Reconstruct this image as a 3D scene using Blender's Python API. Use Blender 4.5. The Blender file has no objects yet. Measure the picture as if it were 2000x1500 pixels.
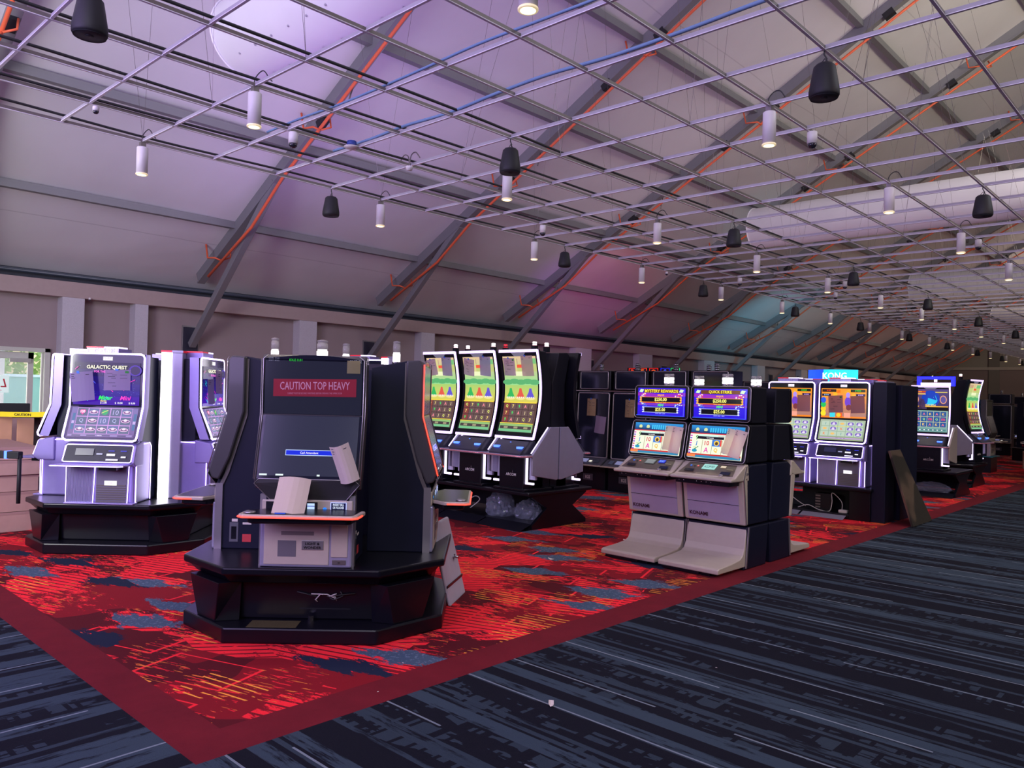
import bpy, bmesh, math, random
from mathutils import Vector, Matrix
random.seed(7)
SC = bpy.context.scene
COL = SC.collection
PI = math.pi

# ---------------------------------------------------------------- camera
cam_d = bpy.data.cameras.new('camera'); cam = bpy.data.objects.new('camera', cam_d); COL.objects.link(cam)
SC.camera = cam
F_PX, YAW, PITCH, ROLL = 1531.84, 0.75363, 0.013744, 0.0262002
_f = Vector((-math.sin(YAW)*math.cos(PITCH), math.cos(YAW)*math.cos(PITCH), math.sin(PITCH)))
_r = Vector((math.cos(YAW), math.sin(YAW), 0)); _u = _r.cross(_f)
_c, _s = math.cos(ROLL), math.sin(ROLL)
R_, U_ = _c*_r + _s*_u, -_s*_r + _c*_u
m = Matrix((R_, U_, -_f)).transposed().to_4x4(); m.translation = Vector((0, 0, 1.6))
cam.matrix_world = m
cam_d.sensor_fit = 'HORIZONTAL'; cam_d.sensor_width = 36; cam_d.lens = F_PX/2000*36
cam_d.clip_start = .05; cam_d.clip_end = 300

# ---------------------------------------------------------------- exposure, world and big lights
vs = SC.view_settings
vs.view_transform = 'Standard'; vs.look = 'None'; vs.gamma = 1; vs.use_curve_mapping = False
vs.exposure = 0.0
w = bpy.data.worlds.new('world'); SC.world = w; w.use_nodes = True
nt = w.node_tree; bg = nt.nodes['Background']
sky = nt.nodes.new('ShaderNodeTexSky'); sky.sky_type = 'NISHITA'; sky.sun_elevation = math.radians(50); sky.sun_rotation = math.radians(200)
sky.sun_disc = False; sky.air_density = 1.5; sky.dust_density = 3
nt.links.new(sky.outputs[0], bg.inputs[0]); bg.inputs[1].default_value = 0.7

def area(name, loc, target, size, power, col, sy=None):
    d = bpy.data.lights.new(name, 'AREA'); d.energy = power; d.color = col; d.size = size
    if sy: d.shape = 'RECTANGLE'; d.size_y = sy
    o = bpy.data.objects.new(name, d); COL.objects.link(o); o.location = loc
    o.rotation_euler = (Vector(target)-Vector(loc)).to_track_quat('-Z', 'Y').to_euler(); return o
def spot(name, loc, target, power, col, ang=60, blend=.6, r=.05):
    d = bpy.data.lights.new(name, 'SPOT'); d.energy = power; d.color = col; d.spot_size = math.radians(ang); d.spot_blend = blend; d.shadow_soft_size = r
    o = bpy.data.objects.new(name, d); COL.objects.link(o); o.location = loc
    o.rotation_euler = (Vector(target)-Vector(loc)).to_track_quat('-Z', 'Y').to_euler(); return o
area('purple_roof_fill', (-4.5, -4.0, 4.6), (-9.5, 6, 6.9), 6, 760, (.60, .44, 1.0))  # added fill behind the camera, tints the roof purple; no fixture there
area('lavender_roof_fill', (-8.2, 6.8, 3.75), (-8.6, 7.0, 9), 5, 120, (.58, .40, 1.0), 7)  # added upward fill above the grid for an even lavender roof
area('mauve_roof_fill', (-7.4, 15.5, 3.75), (-8.0, 15.7, 9), 6, 42, (.90, .66, .86), 8)  # second added upward fill, mauve, for the middle bays
area('taupe_roof_fill', (-6.5, 29, 3.75), (-7, 29.2, 9), 6, 55, (1.0, .80, .64), 14)  # third added upward fill, warm and dim, for the far bays
area('door_glow_fill', (-7.5, -2.0, 2.6), (-14.0, 3.2, 4.7), 2.0, 260, (.94, 1.0, .80))  # added lamp imitating the greenish door glow on the lower roof
area('mauve_side_fill', (5.5, 6.0, 5.2), (-5.5, 17, 8.0), 5, 250, (1.0, .72, .66))  # added fill from the unseen right side, warms the roof farther along
area('front_fill', (3.5, -3.5, 6.8), (-4.0, 6.5, 0), 4, 520, (.88, .86, 1.0))  # unseen fill behind the camera, added to brighten the machine fronts
area('aisle_fill', (5.0, 12, 9.5), (-1.0, 13, 0), 5, 420, (.86, .90, 1.0))  # unseen fill added high on the right to brighten the aisle carpet
area('far_hall_fill', (1.0, 40, 7.0), (-6, 46, 2), 8, 900, (1.0, .84, .68))  # warm fill added for the far end of the hall
area('right_roof_light', (1.2, 15, 6.6), (-2.4, 21, 9.6), 1.2, 300, (1.0, .92, .66))
spot('red_sign_spill', (-9.0, 14.6, 2.6), (-13.3, 18.2, 5.0), 260, (1, .18, .22), 46, .9, .1)
spot('violet_sign_spill', (-9.6, 13.0, 2.6), (-13.6, 16.9, 4.4), 230, (.55, .12, 1), 40, .9, .1)
spot('cyan_sign_spill', (-9.4, 24.0, 2.6), (-14.5, 30, 4.4), 500, (.10, .72, 1), 60, .9, .1)
spot('teal_sign_spill', (-6.4, 15.6, 2.7), (-10.0, 20.6, 6.9), 110, (.12, .9, .85), 26, .9, .1)
spot('magenta_sign_spill', (-8.8, 13.6, 2.5), (-15.4, 20.5, 2.8), 240, (.75, .10, .75), 40, .9, .1)

# ---------------------------------------------------------------- materials
MATS = {}
def mat(name, col, rough=.5, metal=0, emis=None, es=0, coat=0, spec=.5, var=.06, scale=14, bump=0, alpha=1, trans=0):
    if name in MATS: return MATS[name]
    m = bpy.data.materials.new(name); m.use_nodes = True; t = m.node_tree; b = t.nodes['Principled BSDF']
    tc = t.nodes.new('ShaderNodeTexCoord'); n = t.nodes.new('ShaderNodeTexNoise'); n.inputs['Scale'].default_value = scale; n.inputs['Detail'].default_value = 3
    t.links.new(tc.outputs['Object'], n.inputs['Vector'])
    mx = t.nodes.new('ShaderNodeMix'); mx.data_type = 'RGBA'
    c = Vector(col[:3])
    mx.inputs[6].default_value = (*(c*(1-var)), 1); mx.inputs[7].default_value = (*[min(1, x) for x in c*(1+var)], 1)
    t.links.new(n.outputs['Fac'], mx.inputs[0]); t.links.new(mx.outputs[2], b.inputs['Base Color'])
    b.inputs['Roughness'].default_value = rough; b.inputs['Metallic'].default_value = metal
    b.inputs['Coat Weight'].default_value = coat; b.inputs['Coat Roughness'].default_value = .08; b.inputs['Specular IOR Level'].default_value = spec
    if emis: b.inputs['Emission Color'].default_value = (*emis, 1); b.inputs['Emission Strength'].default_value = es
    if alpha < 1: b.inputs['Alpha'].default_value = alpha
    if trans: b.inputs['Transmission Weight'].default_value = trans
    if bump:
        bp = t.nodes.new('ShaderNodeBump'); bp.inputs['Strength'].default_value = bump; bp.inputs['Distance'].default_value = .01
        t.links.new(n.outputs['Fac'], bp.inputs['Height']); t.links.new(bp.outputs[0], b.inputs['Normal'])
    MATS[name] = m; return m

def attr_mat(name, emissive, strength=1.0, rough=.6, coat=0, thin=.3):
    if name in MATS: return MATS[name]
    m = bpy.data.materials.new(name); m.use_nodes = True; t = m.node_tree; b = t.nodes['Principled BSDF']
    a = t.nodes.new('ShaderNodeAttribute'); a.attribute_name = 'Col'
    if emissive:
        b.inputs['Base Color'].default_value = (.008, .008, .012, 1); b.inputs['Roughness'].default_value = .15; b.inputs['Specular IOR Level'].default_value = .3
        t.links.new(a.outputs['Color'], b.inputs['Emission Color']); b.inputs['Emission Strength'].default_value = strength
    else:
        t.links.new(a.outputs['Color'], b.inputs['Base Color']); b.inputs['Roughness'].default_value = rough; b.inputs['Coat Weight'].default_value = coat
        tr = t.nodes.new('ShaderNodeBsdfTranslucent'); t.links.new(a.outputs['Color'], tr.inputs['Color']); ms = t.nodes.new('ShaderNodeMixShader'); ms.inputs[0].default_value = thin
        t.links.new(b.outputs[0], ms.inputs[1]); t.links.new(tr.outputs[0], ms.inputs[2]); t.links.new(ms.outputs[0], t.nodes['Material Output'].inputs['Surface'])
    MATS[name] = m; return m

BLACK = mat('black_laminate', (.004, .004, .008), .30, spec=.32)
DARK = mat('dark_cabinet_paint', (.006, .006, .013), .5, spec=.25)
NAVY = mat('navy_cabinet_paint', (.006, .007, .022), .48, spec=.25)
LAVM = mat('lavender_silver_panel', (.34, .32, .44), .38, .35)
SILVER = mat('silver_trim', (.42, .39, .40), .30, .75)
GREYM = mat('grey_brown_trim', (.16, .14, .135), .40, .5)
TAUPE = mat('taupe_painted_steel', (.50, .43, .36), .42, .1)
LDOOR = mat('lilac_grey_door', (.38, .32, .44), .42, .1)
GLASSB = mat('black_screen_glass', (.012, .014, .026), .08, spec=.45)
LEDW = mat('white_violet_led', (.8, .8, .9), .4, emis=(.56, .42, 1.0), es=4.6)
LEDS = mat('white_violet_led_soft', (.8, .8, .9), .4, emis=(.80, .68, 1.0), es=1.5)
LEDL = mat('lilac_led_frame', (.7, .65, .8), .4, emis=(.66, .50, .95), es=1.25)
LEDR = mat('red_led', (.8, .1, .08), .4, emis=(1, .06, .03), es=2.0)
LEDB = mat('blue_led', (.1, .2, .8), .4, emis=(.06, .16, 1), es=2.6)
LEDBT = mat('bright_blue_neon', (.05, .05, .8), .4, emis=(.005, .01, 1), es=2.2)
LEDG = mat('green_led', (.1, .8, .3), .4, emis=(.1, 1, .3), es=2.0)
REDP = mat('red_plastic', (.55, .015, .03), .3, emis=(1, .03, .06), es=.35)
WHITEG = mat('glowing_white_lens', (.9, .9, .9), .3, emis=(1, .93, .95), es=2.4)
WARM = mat('warm_lamp_lens', (1, .9, .6), .3, emis=(1, .83, .42), es=3.0)
CLEAR = mat('clear_beacon_plastic', (.40, .38, .37), .12, alpha=.45, var=.02)
GOLDP = mat('brass_kick_plate', (.30, .25, .12), .42, .8, scale=90, var=.25)
PAPER = mat('paper', (.66, .58, .54), .8)
TAPEB = mat('blue_tape', (.02, .12, .62), .6)
CHROME = mat('chrome', (.6, .6, .64), .18, 1)
WHITEP = mat('white_plastic', (.70, .66, .68), .45)
SPKM = mat('black_speaker_plastic', (.012, .012, .015), .6)
WEB = mat('galvanised_runner_web', (.17, .145, .14), .5, .4)
WEBL = mat('pale_grey_tee_web', (.34, .32, .35), .5)
FLANGE = mat('white_tee_flange', (.76, .73, .80), .5)
ALU = mat('aluminium_tent_beam', (.22, .22, .235), .5, .2, scale=3)
ORANGE = mat('orange_sprinkler_pipe', (.75, .13, .05), .5)
CABLE = mat('black_cable', (.02, .02, .022), .6)
CABLEW = mat('white_cable', (.55, .5, .5), .6)
CABLEB = mat('blue_data_cable', (.15, .25, .42), .6)
WOOD = mat('plywood', (.50, .28, .16), .6, scale=4, var=.25)
CARD = mat('cardboard', (.42, .24, .17), .8, var=.1)
BAG = mat('clear_plastic_bag', (.30, .32, .46), .10, alpha=.34, coat=.6)
TEAL = mat('teal_trim', (.01, .16, .22), .4)
YEL = mat('yellow_tape', (.85, .72, .02), .5)
ART = attr_mat('screen_picture', True, 1.15)
ARTL = attr_mat('dim_screen_picture', True, 1.1)
PRINT = attr_mat('printed_sheet', False)
SHEETM = attr_mat('thin_backlit_paper', False, thin=.42)

# ---------------------------------------------------------------- mesh builder
class M:
    def __init__(s): s.v = []; s.f = []; s.mi = []; s.mats = []; s.sm = []
    def m(s, mt):
        if mt not in s.mats: s.mats.append(mt)
        return s.mats.index(mt)
    def add(s, vs_, fs, mt, smooth=False):
        b = len(s.v); s.v += [tuple(v) for v in vs_]; i = s.m(mt)
        for f in fs: s.f.append([b+k for k in f]); s.mi.append(i); s.sm.append(smooth)
        return s
    def box(s, x0, x1, y0, y1, z0, z1, mt):
        v = [(x, y, z) for z in (z0, z1) for y in (y0, y1) for x in (x0, x1)]
        return s.add(v, [(0, 2, 3, 1), (4, 5, 7, 6), (0, 1, 5, 4), (2, 6, 7, 3), (0, 4, 6, 2), (1, 3, 7, 5)], mt)
    def prism(s, pts, x0, x1, mt):           # pts in (y,z), extruded along x
        n = len(pts); v = [(x0, y, z) for y, z in pts]+[(x1, y, z) for y, z in pts]
        return s.add(v, [tuple(range(n)), tuple(range(2*n-1, n-1, -1))]+[(i, i+n, (i+1) % n+n, (i+1) % n) for i in range(n)], mt)
    def ext(s, pts, z0, z1, mt, top=None):             # pts in (x,y), extruded along z
        n = len(pts); tp = top or pts; v = [(x, y, z0) for x, y in pts]+[(x, y, z1) for x, y in tp]
        return s.add(v, [tuple(range(n-1, -1, -1)), tuple(range(n, 2*n))]+[(i, (i+1) % n, (i+1) % n+n, i+n) for i in range(n)], mt)
    def beam(s, a, b, w_, h, mt, up=(0, 0, 1)):
        a, b = Vector(a), Vector(b); d = (b-a).normalized(); x = d.cross(Vector(up)).normalized(); y = x.cross(d).normalized()
        v = [p+x*(w_/2*i)+y*(h/2*j) for p in (a, b) for i, j in ((-1, -1), (1, -1), (1, 1), (-1, 1))]
        return s.add(v, [(3, 2, 1, 0), (4, 5, 6, 7)]+[(i, (i+1) % 4, (i+1) % 4+4, i+4) for i in range(4)], mt)
    def tube(s, path, r, mt, n=6, closed=False, caps=True):
        P_ = [Vector(p) for p in path]; k = len(P_); v = []; f = []
        prev = None
        for i, p in enumerate(P_):
            if closed: d = (P_[(i+1) % k]-P_[i-1])
            else: d = P_[min(i+1, k-1)]-P_[max(i-1, 0)]
            d.normalize()
            if prev is None:
                x = d.cross(Vector((0, 0, 1)))
                if x.length < .1: x = d.cross(Vector((0, 1, 0)))
            else: x = prev-d*prev.dot(d)
            x.normalize(); prev = x; y = d.cross(x)
            for j in range(n):
                a = 2*PI*j/n; v.append(p+x*(r*math.cos(a))+y*(r*math.sin(a)))
        for i in range(k if closed else k-1):
            for j in range(n):
                a = i*n+j; b = i*n+(j+1) % n; c = ((i+1) % k)*n+(j+1) % n; d = ((i+1) % k)*n+j
                f.append((a, b, c, d))
        if not closed and caps: f += [tuple(range(n-1, -1, -1)), tuple(range((k-1)*n, k*n))]
        return s.add(v, f, mt, n > 4)
    def lathe(s, prof, c, mt, n=20, smooth=True):
        v = []; f = []; k = len(prof)
        for r, z in prof:
            for j in range(n): a = 2*PI*j/n; v.append((c[0]+r*math.cos(a), c[1]+r*math.sin(a), c[2]+z))
        for i in range(k-1):
            for j in range(n): f.append((i*n+j, i*n+(j+1) % n, (i+1)*n+(j+1) % n, (i+1)*n+j))
        if prof[0][0] > 0: f.append(tuple(range(n-1, -1, -1)))
        if prof[-1][0] > 0: f.append(tuple(range((k-1)*n, k*n)))
        return s.add(v, f, mt, smooth)
    def split(s, name, parent=None, bevel=0, seg=2):
        n = len(s.v); p = list(range(n))
        def find(a):
            while p[a] != a: p[a] = p[p[a]]; a = p[a]
            return a
        for f in s.f:
            for k in f[1:]: p[find(k)] = find(f[0])
        isl = {}
        for i, f in enumerate(s.f): isl.setdefault(find(f[0]), []).append(i)
        out = []
        for fl_ in isl.values():
            m2 = M(); ids = sorted({k for i in fl_ for k in s.f[i]}); mp_ = {k: j for j, k in enumerate(ids)}
            m2.v = [s.v[k] for k in ids]; used = sorted({s.mi[i] for i in fl_}); m2.mats = [s.mats[u] for u in used]
            m2.f = [[mp_[k] for k in s.f[i]] for i in fl_]; m2.mi = [used.index(s.mi[i]) for i in fl_]; m2.sm = [s.sm[i] for i in fl_]
            out.append(m2.build(name, parent, bevel, seg))
        return out
    def build(s, name, parent=None, bevel=0, seg=2, mats=None):
        me = bpy.data.meshes.new(name); me.from_pydata(s.v, [], s.f)
        for mt in s.mats: me.materials.append(mt)
        me.polygons.foreach_set('material_index', s.mi); me.polygons.foreach_set('use_smooth', s.sm); me.update()
        bm = bmesh.new(); bm.from_mesh(me); bmesh.ops.recalc_face_normals(bm, faces=bm.faces); bm.to_mesh(me); bm.free()
        o = bpy.data.objects.new(name, me); COL.objects.link(o)
        if parent: o.parent = parent
        if bevel:
            b = o.modifiers.new('bevel', 'BEVEL'); b.width = bevel; b.segments = seg; b.limit_method = 'ANGLE'; b.angle_limit = .6
        return o

def tag(o, label, cat, group=None, kind=None):
    if label: o['label'] = label
    if cat: o['category'] = cat
    if group: o['group'] = group
    if kind: o['kind'] = kind
    return o
def thing(name, label, cat, loc=(0, 0, 0), rz=0, group=None, sc=1):
    o = bpy.data.objects.new(name, None); COL.objects.link(o); o.location = loc; o.rotation_euler = (0, 0, rz); o.empty_display_size = .2
    o.scale = (sc, sc, sc)
    return tag(o, label, cat, group)
def struct(o): o['kind'] = 'structure'; return o
def dup(o, loc=None, rz=None, label=None, group=None, parent=None):
    c = o.copy(); COL.objects.link(c)
    if parent: c.parent = parent
    if loc is not None: c.location = loc
    if rz is not None: c.rotation_euler = (0, 0, rz)
    if label: c['label'] = label
    if group: c['group'] = group
    for ch in list(o.children): dup(ch, parent=c)
    return c

# ---------------------------------------------------------------- flat pictures on panels
_glyph = {}
def glyph(txt, bold=.0):
    k = (txt, bold)
    if k not in _glyph:
        cu = bpy.data.curves.new('glyph', 'FONT'); cu.body = txt; cu.offset = bold; cu.resolution_u = 2; cu.fill_mode = 'FRONT'
        ob = bpy.data.objects.new('glyph', cu); COL.objects.link(ob); bpy.context.view_layer.update()
        me = bpy.data.meshes.new_from_object(ob.evaluated_get(bpy.context.evaluated_depsgraph_get()))
        vs_ = [(v.co.x, v.co.y) for v in me.vertices]; fs = [tuple(p.vertices) for p in me.polygons]
        bpy.data.objects.remove(ob); bpy.data.curves.remove(cu); bpy.data.meshes.remove(me)
        x0 = min(v[0] for v in vs_); x1 = max(v[0] for v in vs_); y0 = min(v[1] for v in vs_); y1 = max(v[1] for v in vs_)
        _glyph[k] = (vs_, fs, x0, x1, y0, y1)
    return _glyph[k]

class Art:
    """picture on a panel; prof = list of (y,z) from bottom to top, x from x0 to x1 (left to right seen from the front)"""
    def __init__(s, x0, x1, prof, lift=.002, step=.0006):
        s.x0, s.x1 = x0, x1; s.W = x1-x0; s.pr = prof; s.step = step; s.l = lift
        s.cum = [0]
        for a, b in zip(prof, prof[1:]): s.cum.append(s.cum[-1]+math.hypot(b[0]-a[0], b[1]-a[1]))
        s.H = s.cum[-1]; s.v = []; s.f = []; s.c = []
    def P(s, u, v, l):
        d = min(max(v, 0), 1)*s.H; i = 0
        while i < len(s.cum)-2 and d > s.cum[i+1]: i += 1
        a, b = s.pr[i], s.pr[i+1]; L = s.cum[i+1]-s.cum[i]; t = (d-s.cum[i])/L
        ty, tz = (b[0]-a[0])/L, (b[1]-a[1])/L
        return (s.x0+u*s.W, a[0]+(b[0]-a[0])*t-tz*l, a[1]+(b[1]-a[1])*t+ty*l)
    def up(s): s.l += s.step
    def poly(s, pts, col):
        b = len(s.v); s.v += [s.P(u, v, s.l) for u, v in pts]; s.f.append(tuple(range(b, b+len(pts)))); s.c.append(col)
    def rect(s, u0, v0, u1, v1, col, col2=None, n=None):
        s.up()
        if n is None: n = 12 if len(s.pr) > 2 and (v1-v0) > .1 else 1
        if col2 and n < 6: n = 6
        for i in range(n):
            a = v0+(v1-v0)*i/n; b = v0+(v1-v0)*(i+1)/n; t = i/max(1, n-1)
            c = col if not col2 else tuple(p*(1-t)+q*t for p, q in zip(col, col2))
            s.poly([(u0, a), (u1, a), (u1, b), (u0, b)], c)
    def ell(s, cu, cv, ru, rv, col, n=14, circ=False):
        s.up()
        if circ: rv = ru*s.W/s.H
        s.poly([(cu+ru*math.cos(2*PI*i/n), cv+rv*math.sin(2*PI*i/n)) for i in range(n)], col)
    def pol(s, pts, col): s.up(); s.poly(pts, col)
    def line(s, u0, v0, u1, v1, w_, col):
        dx, dy = (u1-u0)*s.W, (v1-v0)*s.H; L = math.hypot(dx, dy) or 1; nx, ny = -dy/L*w_/2/s.W, dx/L*w_/2/s.H
        s.pol([(u0-nx, v0-ny), (u1-nx, v1-ny), (u1+nx, v1+ny), (u0+nx, v0+ny)], col)
    def text(s, t, cu, cv, h, col, maxw=None, bold=.02, slant=0, mirror=False, rot=0):
        s.up(); vs_, fs, x0, x1, y0, y1 = glyph(t, bold)
        k = h*s.H/(y1-y0); kx = k
        if maxw and (x1-x0)*kx > maxw*s.W: kx = maxw*s.W/(x1-x0)
        b = len(s.v); cr, sr = math.cos(rot), math.sin(rot)
        for x, y in vs_:
            X = (x-(x0+x1)/2)*kx; Y = (y-(y0+y1)/2)*k; X += slant*Y
            if mirror: X = -X
            X, Y = X*cr-Y*sr, X*sr+Y*cr
            s.v.append(s.P(cu+X/s.W, cv+Y/s.H, s.l))
        for f in fs: s.f.append(tuple(b+i for i in f)); s.c.append(col)
    def build(s, name, parent, mt=None, label=None):
        me = bpy.data.meshes.new(name); me.from_pydata(s.v, [], s.f); me.materials.append(mt or ART)
        ca = me.color_attributes.new('Col', 'FLOAT_COLOR', 'CORNER'); i = 0; data = []
        for p, c in zip(me.polygons, s.c):
            for _ in range(p.loop_total): data += [c[0], c[1], c[2], 1]
        ca.data.foreach_set('color', data); me.update()
        o = bpy.data.objects.new(name, me); COL.objects.link(o); o.parent = parent
        if label: o['label'] = label
        return o

# ================================================================= SETTING
def nod(t, kind, **kw):
    n = t.nodes.new(kind)
    for k, v in kw.items(): setattr(n, k, v)
    return n
class NG:
    """tiny helper for math node chains"""
    def __init__(s, t): s.t = t
    def _in(s, n, i, v):
        if isinstance(v, (int, float)): n.inputs[i].default_value = v
        elif isinstance(v, tuple): n.inputs[i].default_value = v
        else: s.t.links.new(v, n.inputs[i])
    def m(s, op, a, b=None, c=None):
        n = nod(s.t, 'ShaderNodeMath', operation=op); s._in(n, 0, a)
        if b is not None: s._in(n, 1, b)
        if c is not None: s._in(n, 2, c)
        return n.outputs[0]
    def vec(s, x, y, z=0.0):
        n = nod(s.t, 'ShaderNodeCombineXYZ'); s._in(n, 0, x); s._in(n, 1, y); s._in(n, 2, z); return n.outputs[0]
    def sep(s, v):
        n = nod(s.t, 'ShaderNodeSeparateXYZ'); s.t.links.new(v, n.inputs[0]); return n.outputs
    def noise(s, v, scale, detail=2, rough=.5, dist=0, dims='2D'):
        n = nod(s.t, 'ShaderNodeTexNoise', noise_dimensions=dims); s.t.links.new(v, n.inputs['Vector'])
        n.inputs['Scale'].default_value = scale; n.inputs['Detail'].default_value = detail; n.inputs['Roughness'].default_value = rough; n.inputs['Distortion'].default_value = dist
        return n.outputs['Fac']
    def noise1(s, w_, scale, detail=2):
        n = nod(s.t, 'ShaderNodeTexNoise', noise_dimensions='1D'); s.t.links.new(w_, n.inputs['W']); n.inputs['Scale'].default_value = scale; n.inputs['Detail'].default_value = detail
        return n.outputs['Fac']
    def white(s, w_):
        n = nod(s.t, 'ShaderNodeTexWhiteNoise', noise_dimensions='1D'); s.t.links.new(w_, n.inputs['W']); return n.outputs['Value']
    def voro(s, v, scale, feature='F1', dist='EUCLIDEAN', rnd=1):
        n = nod(s.t, 'ShaderNodeTexVoronoi', voronoi_dimensions='2D', feature=feature, distance=dist); s.t.links.new(v, n.inputs['Vector']); n.inputs['Scale'].default_value = scale; n.inputs['Randomness'].default_value = rnd
        return n.outputs
    def mix(s, f, a, b):
        n = nod(s.t, 'ShaderNodeMix', data_type='RGBA'); s._in(n, 0, f)
        for i, v in ((6, a), (7, b)):
            if isinstance(v, tuple): n.inputs[i].default_value = (*v, 1)
            else: s.t.links.new(v, n.inputs[i])
        return n.outputs[2]
    def gt(s, a, b): return s.m('GREATER_THAN', a, b)
    def step(s, a, lo, hi):
        n = nod(s.t, 'ShaderNodeMapRange'); s._in(n, 0, a); n.inputs[1].default_value = lo; n.inputs[2].default_value = hi; return n.outputs[0]

def carpet_base(name):
    m = bpy.data.materials.new(name); m.use_nodes = True; t = m.node_tree; g = NG(t)
    tc = nod(t, 'ShaderNodeTexCoord'); b = t.nodes['Principled BSDF']; b.inputs['Roughness'].default_value = .95; b.inputs['Specular IOR Level'].default_value = .15
    n = nod(t, 'ShaderNodeTexNoise'); n.inputs['Scale'].default_value = 260; n.inputs['Detail'].default_value = 2; t.links.new(tc.outputs['Object'], n.inputs['Vector'])
    bp = nod(t, 'ShaderNodeBump'); bp.inputs['Strength'].default_value = .5; bp.inputs['Distance'].default_value = .006
    t.links.new(n.outputs['Fac'], bp.inputs['Height']); t.links.new(bp.outputs[0], b.inputs['Normal'])
    return m, t, g, tc.outputs['Object'], b, n.outputs['Fac']

def blue_carpet(name, along_x):
    m, t, g, co, b, pile = carpet_base(name); o = g.sep(co)
    a, c = (o[0], o[1]) if along_x else (o[1], o[0])      # a runs with the stripes, c across
    wob = g.m('MULTIPLY', g.m('SUBTRACT', g.noise(g.vec(g.m('MULTIPLY', a, .5), c), 3, 2), .5), .010)
    c = g.m('ADD', c, wob)
    # wide bands, randomly toned
    i1 = g.m('FLOOR', g.m('MULTIPLY', g.m('ADD', c, g.m('MULTIPLY', g.noise1(c, 1.3, 0), .35)), 9.0)); r1 = g.white(i1)
    i2 = g.m('FLOOR', g.m('MULTIPLY', c, 31.0)); r2 = g.white(g.m('ADD', i2, .37))
    tone = g.m('MULTIPLY', g.gt(r1, .62), .75)
    fine = g.m('MULTIPLY', g.gt(r2, .80), .55)
    tone = g.m('MAXIMUM', tone, fine)
    # worn break-up along the stripe
    br = g.noise(g.vec(g.m('MULTIPLY', a, 1.1), g.m('MULTIPLY', c, 9)), 2.0, 6, .7)
    tone = g.m('MULTIPLY', tone, g.step(br, .36, .46))
    # comb of short ticks across the stripe in some bands
    ra = g.white(g.m('ADD', g.m('FLOOR', g.m('MULTIPLY', a, 42)), g.m('MULTIPLY', i1, 7.1)))
    comb = g.m('MULTIPLY', g.gt(ra, .45), g.gt(g.white(g.m('ADD', i1, 5.5)), .52))
    cm = g.gt(g.noise(g.vec(g.m('MULTIPLY', a, 1.0), g.m('MULTIPLY', c, 5)), 2.6, 3), .54)
    tone = g.m('MAXIMUM', tone, g.m('MULTIPLY', g.m('MULTIPLY', comb, cm), .5))
    tone = g.m('MULTIPLY', tone, g.m('ADD', .65, g.m('MULTIPLY', pile, .6)))
    col = g.mix(tone, (.0055, .0062, .0125), (.048, .074, .104))
    # thin pale lines
    i3 = g.m('ADD', c, .07); fr = g.m('FRACT', g.m('MULTIPLY', i3, 2.1)); cell = g.m('FLOOR', g.m('MULTIPLY', i3, 2.1))
    pos = g.m('ADD', .2, g.m('MULTIPLY', g.white(cell), .6))
    ln = g.m('LESS_THAN', g.m('ABSOLUTE', g.m('SUBTRACT', fr, pos)), .013)
    keep = g.gt(g.noise(g.vec(g.m('MULTIPLY', a, .9), g.m('MULTIPLY', cell, 3.3)), 1.0, 1), .42)
    col = g.mix(g.m('MULTIPLY', ln, g.m('MULTIPLY', keep, .8)), col, (.22, .26, .30))
    t.links.new(col, b.inputs['Base Color']); return m

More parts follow.
